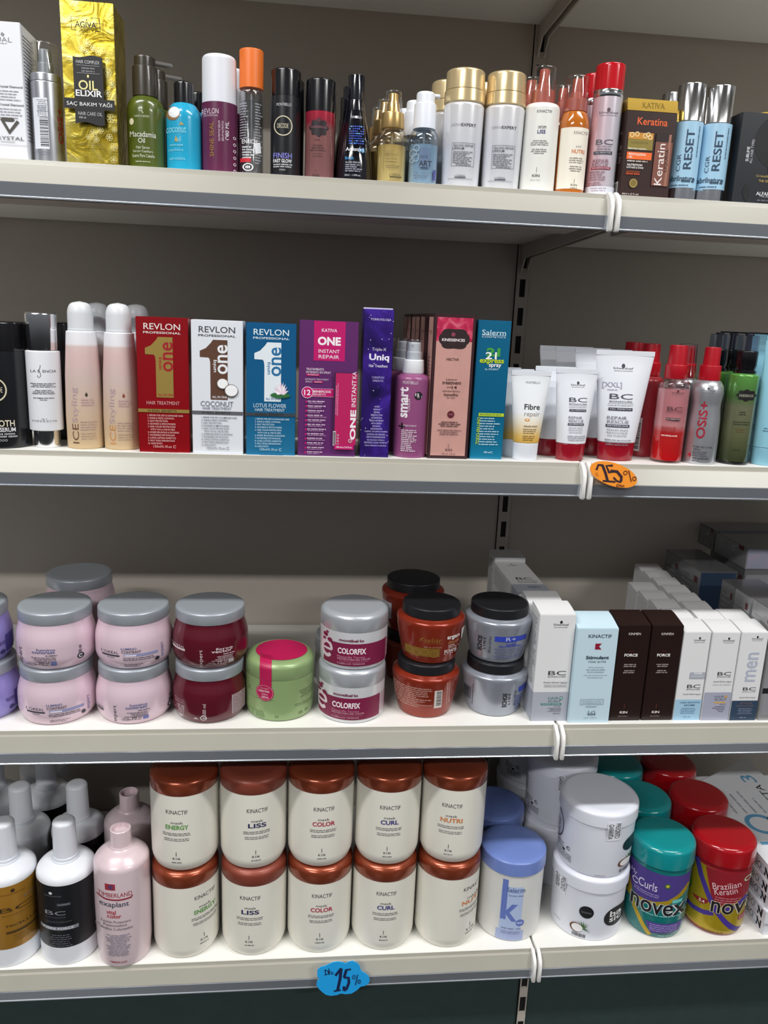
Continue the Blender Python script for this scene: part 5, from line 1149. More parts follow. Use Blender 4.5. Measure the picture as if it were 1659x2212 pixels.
p = Print(ES, t); eg(p, 0.44, False); p.bars(0.12, 0.52, 0.09, 0.34, rot=90); p.m(0.18, 0.52, 0.4, 2, 0.05, 0.02, '3a3b44', rot=90); p.done()
t = vessel('hair_mask_jar', 'grey jar with black lid, upper of two, blue panel in full view', -0.0848, 0.0700, z+EH, parts_g, cat='jar')
p = Print(ES, t); eg(p, 0.02); p.done()

# white hair and scalp cartons
PW = mat('e1e1e2', 0.42); PG2 = 'a9adb8'
def scalp(lb, x, yf, z0, W, D, H, deco, rz=0.0, group=None, flap=0.0058):
    t, s = carton('scalp_serum_box', lb, x, yf, z0, W, D, H, PW, rz, flap=flap, group=group)
    if deco: p = Print(s, t); deco(p); p.done()
    return t
def bcdeco(p, v=0.575, low=0.72, lowc=PG2, title=('HAIR', 'SCALP'), tc='3f7f80', strip=None):
    schwarz(p, 0.60, 0.092, 0.42, 0.026, '24242a')
    p.t('BC', 0.62, v-0.035, 0.50, 0.040, '3a3a40'); p.t('BONACURE', 0.62, v, 0.50, 0.012, '4a4a52', b=0.01); p.t('hairtherapy', 0.60, v+0.056, 0.66, 0.022, '5a5a62')
    p.r(0.5, (low+1)/2, 0.999, 1-low, lowc)
def d_green(p):
    bcdeco(p); p.r(0.60, 0.652, 0.64, 0.002, '6a6a70'); p.t('AMINO CELL REBUILD', 0.60, 0.662, 0.62, 0.010, '6a6a70'); p.r(0.60, 0.672, 0.64, 0.002, '6a6a70')
    p.t('HAIR', 0.58, 0.778, 0.30, 0.024, '4a7a80'); p.d(0.80, 0.778, 0.05, '1f7a70', 14); p.r(0.80, 0.778, 0.07, 0.005, 'e3e6e6'); p.r(0.80, 0.778, 0.016, 0.021, 'e3e6e6'); p.t('SCALP', 0.62, 0.806, 0.36, 0.024, '4a7a80'); p.r(0.53, 0.835, 0.58, 0.016, '1f7a70'); p.t('DANDRUFF CONTROL', 0.53, 0.835, 0.52, 0.008, 'dfe8e8'); p.t('FLUID', 0.72, 0.857, 0.18, 0.010, '4a4a52'); p.m(0.56, 0.875, 0.50, 3, 0.014, 0.008, '6a6c78', 'r'); p.m(0.65, 0.925, 0.3, 1, 0.01, 0.009, '6a6c78', 'r')
HT = 0.1713
t1 = scalp('tall white carton with grey foot and green caption standing over the shelf joint', -0.0110, 0.0120, z, 0.0550, 0.0440, HT, d_green)
p = Print(Flat(0.044, HT, 0, M=Matrix.Translation((-0.0275, 0.022, 0)) @ Matrix.Rotation(-pi/2, 4, 'Z')), t1, 'side_print'); p.r(0.5, 0.86, 0.999, 0.28, PG2); p.m(0.5, 0.06, 0.84, 40, 0.0155, 0.008, '5f606a', 'l'); p.done()
scalp('second tall white carton behind the green captioned one', -0.0150, 0.0600, z, 0.0550, 0.0400, HT, None, flap=0.006)
LT_ = 0.0428
for i in range(4):
    t = thing('scalp_serum_box', ['white carton lying at the bottom of the lying stack', 'white carton lying second from the bottom of the lying stack', 'white carton lying third from the bottom of the lying stack', 'white carton lying on top of the stack behind the tall cartons'][i], 'box', (-0.0185, 0.1035, z+LT_*i), 0, 'lying white cartons')
    link('carton', box(bmesh.new(), -0.0275, 0.0275, 0, HT, 0, LT_-0.0002, 0.0006), PW, t)
    p = Print(Flat(0.055, HT, 0, M=Matrix.Translation((0, 0, LT_-0.0002)) @ Matrix.Rotation(-pi/2, 4, 'X')), t)
    p.r(0.5, 0.865, 0.999, 0.27, PG2); p.t('BC', 0.52, 0.56, 0.50, 0.07, '3a3a40'); p.t('BONACURE', 0.55, 0.635, 0.60, 0.018, '4a4a52'); p.t('hairtherapy', 0.55, 0.675, 0.6, 0.03, '5a5a62'); p.m(0.6, 0.80, 0.5, 2, 0.03, 0.016, '4a6a78'); p.d(0.50, 0.10, 0.03, '24242a', 10); p.m(0.5, 0.14, 0.4, 1, 0.02, 0.015, '4a4a52'); p.done()
    p = Print(Flat(HT, LT_-0.0002, 0, M=Matrix.Translation((-0.0275, HT/2, 0)) @ Matrix.Rotation(-pi/2, 4, 'Z')), t, 'side_print'); p.r(0.865, 0.5, 0.27, 0.99, PG2); p.m(0.36, 0.2, 0.6, 10, 0.07, 0.02, '8a8b94', 'l'); p.done()
t = scalp('tall white carton standing at the back against the panel', -0.0160, 0.2770, z, 0.0560, 0.0440, 0.1775, None, flap=0.002)
p = Print(Flat(0.044, 0.1775, 0, M=Matrix.Translation((-0.028, 0.022, 0)) @ Matrix.Rotation(-pi/2, 4, 'Z')), t, 'side_print'); p.m(0.5, 0.05, 0.84, 46, 0.0150, 0.007, '6f707a', 'l'); p.done()

# pale blue tonic carton
PBL = mat('c3dbe6', 0.4)
t, s = carton('tonic_box', 'pale blue carton with a small dark red emblem', 0.0493, 0.0050, z, 0.0632, 0.046, 0.1525, PBL, flap=0.010)
p = Print(s, t); NV = '2f3a48'
p.t('KINACTIF', 0.56, 0.078, 0.56, 0.036, NV, b=0.012); p.r(0.545, 0.185, 0.16, 0.062, '8e1230'); p.poly([(0.62, 0.156), (0.56, 0.185), (0.62, 0.214), (0.63, 0.214), (0.63, 0.156)], PBL); p.t('Stimulant', 0.55, 0.300, 0.56, 0.036, NV, b=0.03); p.t('TONIC ACTIVE', 0.55, 0.345, 0.44, 0.020, NV)
p.t('Tónica preventiva', 0.54, 0.405, 0.38, 0.015, '4f5c68'); p.t('de la caída del cabello', 0.54, 0.428, 0.46, 0.015, '4f5c68'); p.t('Acción estimulante', 0.54, 0.452, 0.40, 0.015, '4f5c68'); p.t('Tonic that prevents hair loss', 0.54, 0.488, 0.58, 0.014, '4f5c68'); p.t('Stimulating action', 0.54, 0.512, 0.38, 0.014, '4f5c68')
for a in ((0.53, 0.745, 0.56, 0.003), (0.53, 0.800, 0.56, 0.003)): p.r(*a, NV)
for u in (0.25, 0.81): p.r(u, 0.772, 0.006, 0.058, NV)
p.t('CAÍDA TEMPORAL DEL CABELLO', 0.53, 0.762, 0.50, 0.012, '4f5c68'); p.t('FOR TEMPORARY HAIR LOSS', 0.53, 0.784, 0.48, 0.012, '4f5c68'); p.m(0.53, 0.822, 0.4, 1, 0.01, 0.009, '4f5c68'); p.t('KIN', 0.55, 0.905, 0.17, 0.022, NV, b=0.02); p.strip([(0.47, 0.865), (0.47, 0.915)], 0.012, NV); p.strip([(0.52, 0.895), (0.56, 0.875), (0.62, 0.868), (0.635, 0.895), (0.635, 0.915)], 0.012, NV); p.t('100 ml  3.38 fl.oz', 0.53, 0.942, 0.32, 0.011, '4f5c68'); p.done()

# dark brown cartons
DB = mat('22120f', 0.35)
for i, (x, lb) in enumerate(((0.1082, 'dark brown carton next to the pale blue one'), (0.1592, 'dark brown carton next to the white cartons'))):
    t, s = carton('force_box', lb, x, 0.0100, z, 0.0490, 0.046, 0.1550, DB, flap=0.008)
    p = Print(s, t); E_ = 'e3dcd8'
    p.t('KINMEN', 0.50, 0.082, 0.38, 0.024, E_); p.t('toning', 0.46, 0.262, 0.14, 0.016, '6a2a22'); p.t('FORCE', 0.46, 0.302, 0.42, 0.030, 'f0ebe8', b=0.03); p.m(0.46, 0.40, 0.46, 2, 0.020, 0.012, 'b0a4a0'); p.m(0.46, 0.465, 0.40, 2, 0.020, 0.012, 'b0a4a0'); p.r(0.44, 0.845, 0.010, 0.050, '8a3a26'); p.t('KIN', 0.44, 0.908, 0.24, 0.025, 'f0ebe8', b=0.015); p.t('100 ml 3.38 fl.oz', 0.43, 0.950, 0.30, 0.011, 'b0a4a0'); p.done()

# three columns of white cartons
def d_blue(p):
    bcdeco(p, 0.645, 0.76, '9fc3da'); p.r(0.70, 0.485, 0.58, 0.072, PG2); p.t('now', 0.72, 0.462, 0.30, 0.022, 'eef0f3', b=0.02); p.t('with hair activator', 0.70, 0.492, 0.48, 0.016, 'eef0f3'); p.t('HAIR GROWTH', 0.56, 0.795, 0.74, 0.018, '3a5f86', b=0.01); p.t('REGIME', 0.56, 0.826, 0.40, 0.018, '3a5f86', b=0.01); p.m(0.52, 0.862, 0.6, 4, 0.019, 0.009, '4f7aa0'); p.t('125 ml', 0.5, 0.960, 0.26, 0.013, '3a5f86')
def d_gold(p):
    bcdeco(p, 0.498, 0.675, 'a4a6b8'); p.t('NANO CELL REBUILD', 0.58, 0.588, 0.66, 0.010, '6a6a70'); p.t('HAIR', 0.56, 0.725, 0.34, 0.026, '56566a'); p.d(0.80, 0.725, 0.05, 'c89a4a', 14); p.t('SCALP', 0.61, 0.757, 0.42, 0.026, '56566a'); p.r(0.61, 0.792, 0.42, 0.016, 'd2a452'); p.t('SERUM', 0.72, 0.815, 0.22, 0.011, '4a4a5a'); p.m(0.56, 0.838, 0.5, 3, 0.018, 0.009, '5a5a70', 'r'); p.m(0.62, 0.895, 0.3, 1, 0.01, 0.01, '5a5a70', 'r')
def d_men(p):
    schwarz(p, 0.60, 0.070, 0.42, 0.022, '24242a'); p.t('men', 0.56, 0.385, 0.40, 0.33, 'b3bacb', 90, 0.012); p.t('BC', 0.60, 0.635, 0.50, 0.036, '3a3a40'); p.t('BONACURE', 0.60, 0.668, 0.50, 0.010, '4a4a52'); p.t('hairtherapy', 0.58, 0.735, 0.62, 0.020, '6a6a72'); p.r(0.5, 0.885, 0.999, 0.23, '2d4158')
    p.t('ACTIVATE', 0.55, 0.800, 0.46, 0.016, '8a6a5a'); p.t('HAIR & SCALP', 0.53, 0.830, 0.66, 0.016, '8a6a5a'); p.m(0.55, 0.862, 0.6, 4, 0.020, 0.009, '8a93a8'); p.t('100 ml', 0.5, 0.965, 0.24, 0.012, 'a9b4c4')
fronts = [scalp('white carton with a light blue foot beside the dark brown cartons', 0.2068, 0.0100, z, 0.0425, 0.0415, 0.1452, d_blue),
          scalp('white carton with a lilac grey foot and gold accents', 0.2520, 0.0085, z, 0.0440, 0.0400, 0.1452, d_gold),
          scalp('white carton with a navy foot and sideways grey letters', 0.2968, 0.0075, z, 0.0425, 0.0415, 0.1455, d_men)]
ordn = ['second', 'third', 'fourth', 'fifth', 'sixth', 'seventh', 'eighth']
for k in range(1, 5): dup(fronts[0], (0.2058, 0.0100+0.0433*k, z), '%s white carton in the column behind the light blue footed one' % ordn[k-1], drop=('lettering',), group='white cartons in columns')
for k in range(1, 8): dup(fronts[1], (0.2520+0.0018*k, 0.0085+0.0408*k, z), '%s white carton in the column behind the gold accented one' % ordn[k-1], drop=('lettering',), group='white cartons in columns')
dup(fronts[2], (0.2975, 0.0075+0.0430, z), 'second white carton in the column behind the navy footed one', drop=('lettering',), group='white cartons in columns')

# grey silver colour cartons, film-wrapped
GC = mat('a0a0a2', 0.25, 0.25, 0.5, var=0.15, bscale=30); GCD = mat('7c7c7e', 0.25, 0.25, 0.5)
def colr(lb, x0, yf, z0, W, D, H, front, m=GC):
    t, s = carton('hair_colour_box', lb, x0+W/2, yf, z0, W, D, H, m, cat='box', group='grey film-wrapped cartons')
    bm = bmesh.new(); box(bm, -W/2, W/2, -0.0004, D, H, H+0.0008); link('top_fold', bm, mat('8f8f92', 0.18, 0.6), t, smooth=False)
    p = Print(s, t, 'front_label')
    if front == 'blue': p.r(0.5, 0.5, 0.96, 0.985, '22354e')
    elif front == 'light': p.r(0.5, 0.5, 0.97, 0.96, cloudmat('lilac_print', [(0.3, '8f9db0'), (0.6, 'a79fb2'), (0.75, 'b5aebb')], 25, 0.2)); p.r(0.85, 0.5, 0.3, 0.9, '8a2a3c')
    else: p.r(0.5, 0.5, 0.9, 0.9, '8b8b90'); p.r(0.5, 0.72, 1.0, 0.05, '17171a')
    p.done()
    p = Print(Flat(D, H, 0, M=Matrix.Translation((-W/2, D/2, 0)) @ Matrix.Rotation(-pi/2, 4, 'Z')), t, 'side_print')
    p.m(0.5, 0.12, 0.7, 16, 0.05, 0.010, 'a5a5a8', 'l'); p.r(0.82, 0.10, 0.16, 0.06 if H > 0.1 else 0.2, '5c3034'); p.ring(0.6, 0.10 if H > 0.1 else 0.3, 0.05, 0.015, 'b0b0b3', 12); p.done()
    return t
GH = 0.1785
colr('grey film-wrapped carton standing at the front right edge', 0.3220, 0.0060, z, 0.0660, 0.060, GH, 'band')
colr('grey film-wrapped carton standing second in the right column', 0.3205, 0.0710, z, 0.0660, 0.046, GH, 'band')
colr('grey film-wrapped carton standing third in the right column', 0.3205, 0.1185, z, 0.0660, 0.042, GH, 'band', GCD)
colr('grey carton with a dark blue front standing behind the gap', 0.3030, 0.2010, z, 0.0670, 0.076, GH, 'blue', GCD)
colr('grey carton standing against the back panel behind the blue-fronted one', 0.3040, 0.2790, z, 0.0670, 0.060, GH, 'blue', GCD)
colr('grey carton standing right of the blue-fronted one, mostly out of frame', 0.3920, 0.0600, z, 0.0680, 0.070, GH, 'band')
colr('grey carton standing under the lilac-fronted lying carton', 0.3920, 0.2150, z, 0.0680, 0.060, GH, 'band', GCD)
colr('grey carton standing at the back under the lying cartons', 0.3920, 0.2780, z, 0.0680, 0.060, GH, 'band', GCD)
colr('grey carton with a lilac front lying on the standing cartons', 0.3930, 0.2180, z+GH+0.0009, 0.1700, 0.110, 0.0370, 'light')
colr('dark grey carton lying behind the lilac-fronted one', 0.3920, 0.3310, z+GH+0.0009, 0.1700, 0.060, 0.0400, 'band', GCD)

# ================================================================== lowest shelf: big jars and bottles
z = Z4
WB = mat('e4e7ed', 0.32, 0, 0.2); WN = mat('d5d8df', 0.3, sss=0.1)
bp = fil([(0.0400, 0), (0.0425, 0.0012, 0.004), (0.0434, 0.0100), (0.0434, 0.1500, 0.007), (0.0330, 0.1592, 0.008), (0.0215, 0.1614)], 6)
parts_b = [('body', bp, WB), ('neck_ring', [(0.0205, 0.1614), (0.0205, 0.1635, 0.001), (0.0185, 0.1640)], WN), ('spout_cap', fil([(0.0186, 0.1642), (0.0186, 0.1680), (0.0176, 0.1690), (0.0166, 0.2235, 0.003), (0.0120, 0.2268, 0.003), (0, 0.2275)], 5), WN)]
BS = Round([(0.0434, 0), (0.0434, 0.1560)], H=0.156, W=0.0868)
LGOLD = mat('a97a2c', 0.32, 0.3, 0.2); LBLK = mat('17181c', 0.34)
def care(lb, x, y, lab, deco=None):
    t = vessel('care_bottle', lb, x, y, z, parts_b)
    if lab is not None:
        n = 48; bm = bmesh.new(); prof_ = [(0.0436, 0.0335), (0.0437, 0.0340), (0.0437, 0.1415), (0.0436, 0.1420)]
        lathe(bm, prof_, 64); link('label_band', bm, lab, t)
        s = Round([(0.0438, 0.0), (0.0438, 0.15)], H=0.1085, W=0.0868, z0=0.0335)
        if deco: p = Print(s, t); deco(p); p.done()
    return t
def dgold(p):
    k = '3a2a12'; p.d(0.57, 0.08, 0.035, k, 14); p.t('Schwarzkopf', 0.56, 0.13, 0.42, 0.035, '7a4a18'); p.t('BC', 0.60, 0.37, 0.54, 0.07, k); p.t('BONACURE', 0.62, 0.46, 0.5, 0.025, '7a5a20'); p.t('MICELLUM', 0.70, 0.63, 0.54, 0.035, k); p.r(0.72, 0.735, 0.60, 0.035, '4a3414'); p.m(0.70, 0.80, 0.5, 3, 0.04, 0.016, '7a5a20'); p.t('970', 0.82, 0.24, 0.18, 0.05, '8a7a60')
def dblk(p):
    k = 'a9aab0'; p.d(0.22, 0.115, 0.028, 'd0d0d4', 14); p.t('Schwarzkopf', 0.26, 0.16, 0.26, 0.028, '6c6d74'); p.r(0.42, 0.295, 0.22, 0.045, '43454d'); p.t('ULTIMATE', 0.42, 0.295, 0.18, 0.016, 'a9aab0'); p.t('BC', 0.28, 0.43, 0.32, 0.065, '8a8b92'); p.t('BONACURE', 0.28, 0.50, 0.32, 0.018, '5d5e66'); p.t('HAIRTHERAPY', 0.34, 0.575, 0.4, 0.022, '5d5e66')
    p.r(0.34, 0.68, 0.60, 0.058, '7d8088'); p.t('FIBRE FORCE', 0.32, 0.68, 0.48, 0.035, 'd6d8de', b=0.02); p.m(0.34, 0.79, 0.40, 6, 0.035, 0.016, '70717a'); p.m(0.93, 0.2, 0.08, 22, 0.026, 0.012, '70717a', 'l'); p.r(0.93, 0.83, 0.05, 0.06, '8a8b92')
care('white bottle with a golden brown label at the left front edge', -0.8300, 0.0460, LGOLD, dgold)
care('white bottle with a black label at the front of the lowest shelf', -0.7410, 0.0460, LBLK, dblk)
care('white bottle with a dark label right behind the front black labelled one', -0.7480, 0.1430, LBLK)
care('white bottle with grey cap behind the gold labelled one', -0.8370, 0.1400, None)
care('white bottle in the third row behind the gold labelled one', -0.8260, 0.2350, LBLK)
care('white bottle in the third row cut by the left edge', -0.9140, 0.2350, None)
care('white bottle in the second row cut by the left edge', -0.9260, 0.1400, None)
care('white bottle furthest back near the left edge of the lowest shelf', -0.8600, 0.3300, None)

# pale pink open-necked bottles
PPK = mat('dcc8cd', 0.3, 0.1, 0.3)
xp = fil([(0.0350, 0), (0.0385, 0.0015, 0.006), (0.0410, 0.0300), (0.0418, 0.1000), (0.0410, 0.1720, 0.006), (0.0280, 0.1840, 0.006), (0.0178, 0.1885, 0.004), (0.0165, 0.1920)], 6)
parts_x = [('body', xp, PPK), ('neck', [(0.0156, 0.1922), (0.0154, 0.2180, 0.0015), (0.0135, 0.2190, 0.001), (0.0120, 0.2175), (0.0118, 0.2120), (0, 0.2118)], PPK)]
t = vessel('care_bottle', 'pale pink open-necked bottle at the shelf front with a red emblem', -0.6545, 0.0335, z, parts_x)
s = Round(xp, H=0.172, W=0.0830); p = Print(s, t); CR2 = '8e2432'
p.r(0.28, 0.155, 0.17, 0.062, '9c2b3a'); p.d(0.29, 0.155, 0.045, '5a3a68', 14); p.t('TIMBERLAND', 0.36, 0.235, 0.58, 0.042, 'a03846'); p.strip([(0.05, 0.262), (0.2, 0.278), (0.42, 0.282), (0.64, 0.278), (0.64, 0.268), (0.66, 0.262)], 0.030, CR2)
p.t('exaplant', 0.34, 0.335, 0.50, 0.066, '474a5a', b=0.006); p.t('vital', 0.28, 0.405, 0.16, 0.042, 'b02a34', b=0.01); p.t('color', 0.33, 0.445, 0.24, 0.042, 'b02a34', b=0.01); p.t('Loción Protectora', 0.36, 0.505, 0.50, 0.026, '6d6672'); p.t('Potenciadora', 0.34, 0.540, 0.40, 0.026, '6d6672'); p.t('Cabellos Coloreados', 0.34, 0.578, 0.60, 0.026, '6d6672'); p.m(0.38, 0.645, 0.46, 14, 0.0165, 0.011, '8d8998', 'c'); p.t('TIMBERLAND', 0.37, 0.935, 0.30, 0.018, 'a03846', b=0.01); p.done()
dup(t, (-0.6610, 0.1260, z), 'pale pink open-necked bottle standing in shade behind the front pink one', drop=('lettering',))

# ivory jars with copper lids, five stacks of two
COP = mat('96452a', 0.26, 0.55, 0.35); COPM = mat('8a4232', 0.42, 0.25, 0.1); IV = mat('e4e1d6', 0.36, 0, 0.15)
MH = 0.1570
mp_ = fil([(0.0420, 0), (0.0465, 0.0012, 0.006), (0.0512, 0.0130, 0.012), (0.0515, 0.0500), (0.0515, 0.1300)], 6)
MS = Round(mp_, H=0.130, W=0.1030)
def mask(lb, x, y, lv, word, colr, du, lidm, v0=0.17):
    t = vessel('mask_jar', lb, x, y, z+MH*lv, [('body', mp_, IV), ('lid', [(0.0514, 0.1302), (0.0518, 0.1308), (0.0516, 0.1500, 0.006), (0.0430, 0.1560, 0.005), (0, 0.1568)], lidm)], cat='jar', group='ivory jars with copper lids')
    p = Print(MS, t); T4 = '3f3f3f'; u = 0.5+du
    p.t('KINACTIF', u, v0, 0.30, 0.052, T4); p.t('mask', u, v0+0.135, 0.17, 0.032, T4); p.t(word, u, v0+0.195, 0.066*len(word) if len(word) != 6 else 0.32, 0.058, colr, b=0.025)
    p.m(u-0.01, v0+0.275, 0.38, 2, 0.022, 0.012, '5f5f5f', 'j'); p.m(u-0.01, v0+0.345, 0.34, 2, 0.022, 0.012, '6f6f6f', 'j'); p.r(u-0.02, v0+0.545, 0.007, 0.055, T4); p.t('K I N', u-0.02, v0+0.605, 0.10, 0.028, T4, b=0.02); p.m(u-0.02, v0+0.655, 0.13, 1, 0.02, 0.014, '5f5f5f', 'j'); p.done()
    return t
for i, (word, colr, x0, x1, d0, d1, tn) in enumerate((('ENERGY', '5f9a4a', -0.5620, -0.5610, 0.27, -0.12, 'green'), ('LISS', '2e2f5a', -0.4545, -0.4558, -0.06, 0.05, 'navy'), ('COLOR', 'b03048', -0.3500, -0.3512, 0.04, 0.05, 'red'), ('CURL', '35357e', -0.2455, -0.2448, 0.05, 0.04, 'violet blue'), ('NUTRI', 'd2834a', -0.1408, -0.1400, 0.42, 0.0, 'orange'))):
    lm = COPM if word == 'LISS' else COP
    mask('lower ivory jar with a copper lid and a %s word' % tn, x0, 0.0545, 0, word, colr, d0, lm, 0.16)
    mask('upper ivory jar with a copper lid and a %s word' % tn, x1, 0.0555, 1, word, colr, d1, lm, 0.20)

# milky jars with blue lids
BLID = mat('6f85c4', 0.3, 0, 0.3, sss=0.1); MILK = mat('d9d9d6', 0.35, sss=0.15)
kp = fil([(0.0480, 0), (0.0515, 0.0012, 0.004), (0.0525, 0.0100), (0.0525, 0.1240)], 5)
t = vessel('mask_jar', 'milky jar with a periwinkle blue lid at the shelf front', -0.0299, 0.0665, z, [('body', kp, MILK), ('lid', [(0.0536, 0.1242), (0.0544, 0.1250), (0.0536, 0.1470, 0.002), (0.0470, 0.1500, 0.004), (0, 0.1540)], BLID)], cat='jar')
s = Round(kp, H=0.124, W=0.105); p = Print(s, t); KB = '6577bd'
p.r(0.55, 0.56, 0.33, 0.80, 'aebfe0'); p.r(0.55, 0.90, 0.42, 0.16, 'a3b0d6'); p.r(0.435, 0.36, 0.085, 0.60, KB); p.poly([(0.478, 0.52), (0.56, 0.42), (0.65, 0.42), (0.53, 0.545), (0.65, 0.68), (0.57, 0.68), (0.478, 0.58)], KB); p.d(0.70, 0.70, 0.062, KB, 22); p.t('MASK', 0.70, 0.70, 0.08, 0.022, 'e0e4f2', b=0.02)
p.t('Salerm', 0.60, 0.20, 0.27, 0.060, '3c4a86'); p.t('COSMETICS', 0.61, 0.235, 0.24, 0.014, '5c6aa6'); p.t('keratin shot', 0.61, 0.285, 0.22, 0.026, '5c6aa6'); p.t('deep repair - plus', 0.57, 0.79, 0.30, 0.026, '3c4470', b=0.01); p.m(0.56, 0.84, 0.28, 2, 0.025, 0.014, '8f97ba', 'j'); p.done()
dup(t, (-0.0360, 0.1800, z), 'milky jar with blue lid standing in shade behind the front blue lidded one', drop=('lettering',))

# white coconut tubs
TUBM = mat('dfe2ec', 0.34, 0, 0.15)
tp = fil([(0.0560, 0), (0.0590, 0.0010, 0.003), (0.0612, 0.0900), (0.0612, 0.0925, 0.001), (0.0600, 0.0932)], 4)
TH = 0.1205
TS = Round(tp+fil([(0.0628, 0.0935), (0.0636, 0.0942), (0.0634, 0.1150, 0.003), (0.0560, 0.1198)]), H=0.1160, W=0.1224)
def tub(lb, x, y, lv, du=None, turn=0.0):
    t = vessel('coconut_tub', lb, x, y, z+TH*lv, [('body', tp, TUBM), ('lid', [(0.0628, 0.0935), (0.0636, 0.0942), (0.0634, 0.1150, 0.003), (0.0560, 0.1198, 0.004), (0, 0.1204)], TUBM)], cat='tub', group='white coconut tubs', turn=turn)
    if du is not None:
        p = Print(TS, t); p.zs = 0.0015; p.e = 0.0005; tubprint(p, du); p.done()
        if du in ('low', 'top', 'mid'): seal(t, {'low': 0.14, 'top': 0.735, 'mid': 0.56}[du])
    return t
SEALS = Round([(0.0590, 0), (0.0613, 0.0780), (0.0642, 0.0925), (0.0641, 0.1150)], H=0.1160, W=0.1224)
def seal(t, u, v=0.235):
    p = Print(SEALS, t, 'seal_tape'); p.zs = 0.003; p.e = 0.0003; BK = '15161b'
    p.r(u, v+0.01, 0.165, 0.30, 'e6e8f0'); p.t('PRECINTO', u+0.042, v, 0.062, 0.25, BK, -90, 0.012); p.t('GARANTIA', u-0.040, v+0.01, 0.062, 0.25, BK, -90, 0.012); p.done()
def coco(p, u, v, r):
    for k in range(9):
        A = radians(-20+k*17); p.poly([(u+r*0.9, v), (u+r*0.9+cos(A)*r*1.5-0.006, v-sin(A)*r*1.6), (u+r*1.1+0.01, v-0.01)], ['3f6a3a', '2f5230', '6a8a5a'][k % 3])
    p.d(u, v, r, '6a3f2c', 24, 0.86); p.d(u+0.012, v, r*0.86, 'efeeee', 24, 0.84); p.bars(u+0.04, v+0.115, 0.17, 0.055)
def tubprint(p, mode):
    BK = '15161b'
    if mode == 'low':
        p.d(0.52, 0.53, 0.095, BK, 28); p.t('coconut', 0.52, 0.535, 0.13, 0.022, '8a8a90'); p.d(0.90, 0.62, 0.150, BK, 30); p.t('ba', 0.89, 0.565, 0.14, 0.10, 'efefef', b=0.015); p.t('sic', 0.89, 0.655, 0.14, 0.09, 'efefef', b=0.015)
        coco(p, 0.41, 0.815, 0.085); p.t('L E W E X', 0.15, 0.85, 0.10, 0.018, '3a3a40', b=0.01)
    elif mode == 'top':
        p.d(0.975, 0.52, 0.11, '143038', 24); coco(p, 0.90, 0.80, 0.07); p.t('L E W E X', 0.62, 0.96, 0.13, 0.018, '3a3a40', b=0.01)
        p.m(0.10, 0.69, 0.10, 4, 0.028, 0.014, '4a4a52', 'l'); p.ring(0.19, 0.715, 0.026, 0.010, BK, 16, 30, 330); p.d(0.13, 0.775, 0.018, BK, 10); p.m(0.15, 0.81, 0.17, 5, 0.022, 0.012, '4a4a52', 'j'); p.ring(0.01, 0.46, 0.09, 0.008, '4a3a5a', 22, -80, 80, 2.4); p.m(0.02, 0.40, 0.06, 7, 0.035, 0.02, '8a7a90', 'j')
    elif mode == 'mid':
        p.m(0.10, 0.69, 0.10, 4, 0.028, 0.014, '4a4a52', 'l'); p.ring(0.20, 0.715, 0.026, 0.010, BK, 16, 30, 330); p.d(0.14, 0.775, 0.018, BK, 10); p.m(0.16, 0.81, 0.17, 5, 0.022, 0.012, '4a4a52', 'j'); p.m(0.02, 0.40, 0.06, 7, 0.035, 0.02, '6a6a78', 'j')
    elif mode == 'dot': p.d(0.04, 0.50, 0.13, BK, 26)
tub('white coconut tub at the shelf front, lower of the front pair', 0.1071, 0.0680, 0, 'low')
tub('white coconut tub at the shelf front, upper of the front pair', 0.1087, 0.0685, 1, 'top')
tub('white tub in the second row, lower one', 0.0870, 0.1990, 0, 'dot')
tub('white tub in the second row, upper one with seal lettering', 0.0890, 0.2010, 1, 'mid')
tub('white tub in the third row, lower one', 0.0720, 0.3290, 0, 'dot')
tub('white tub in the third row, upper one', 0.0720, 0.3290, 1, 'mid', 0.3)

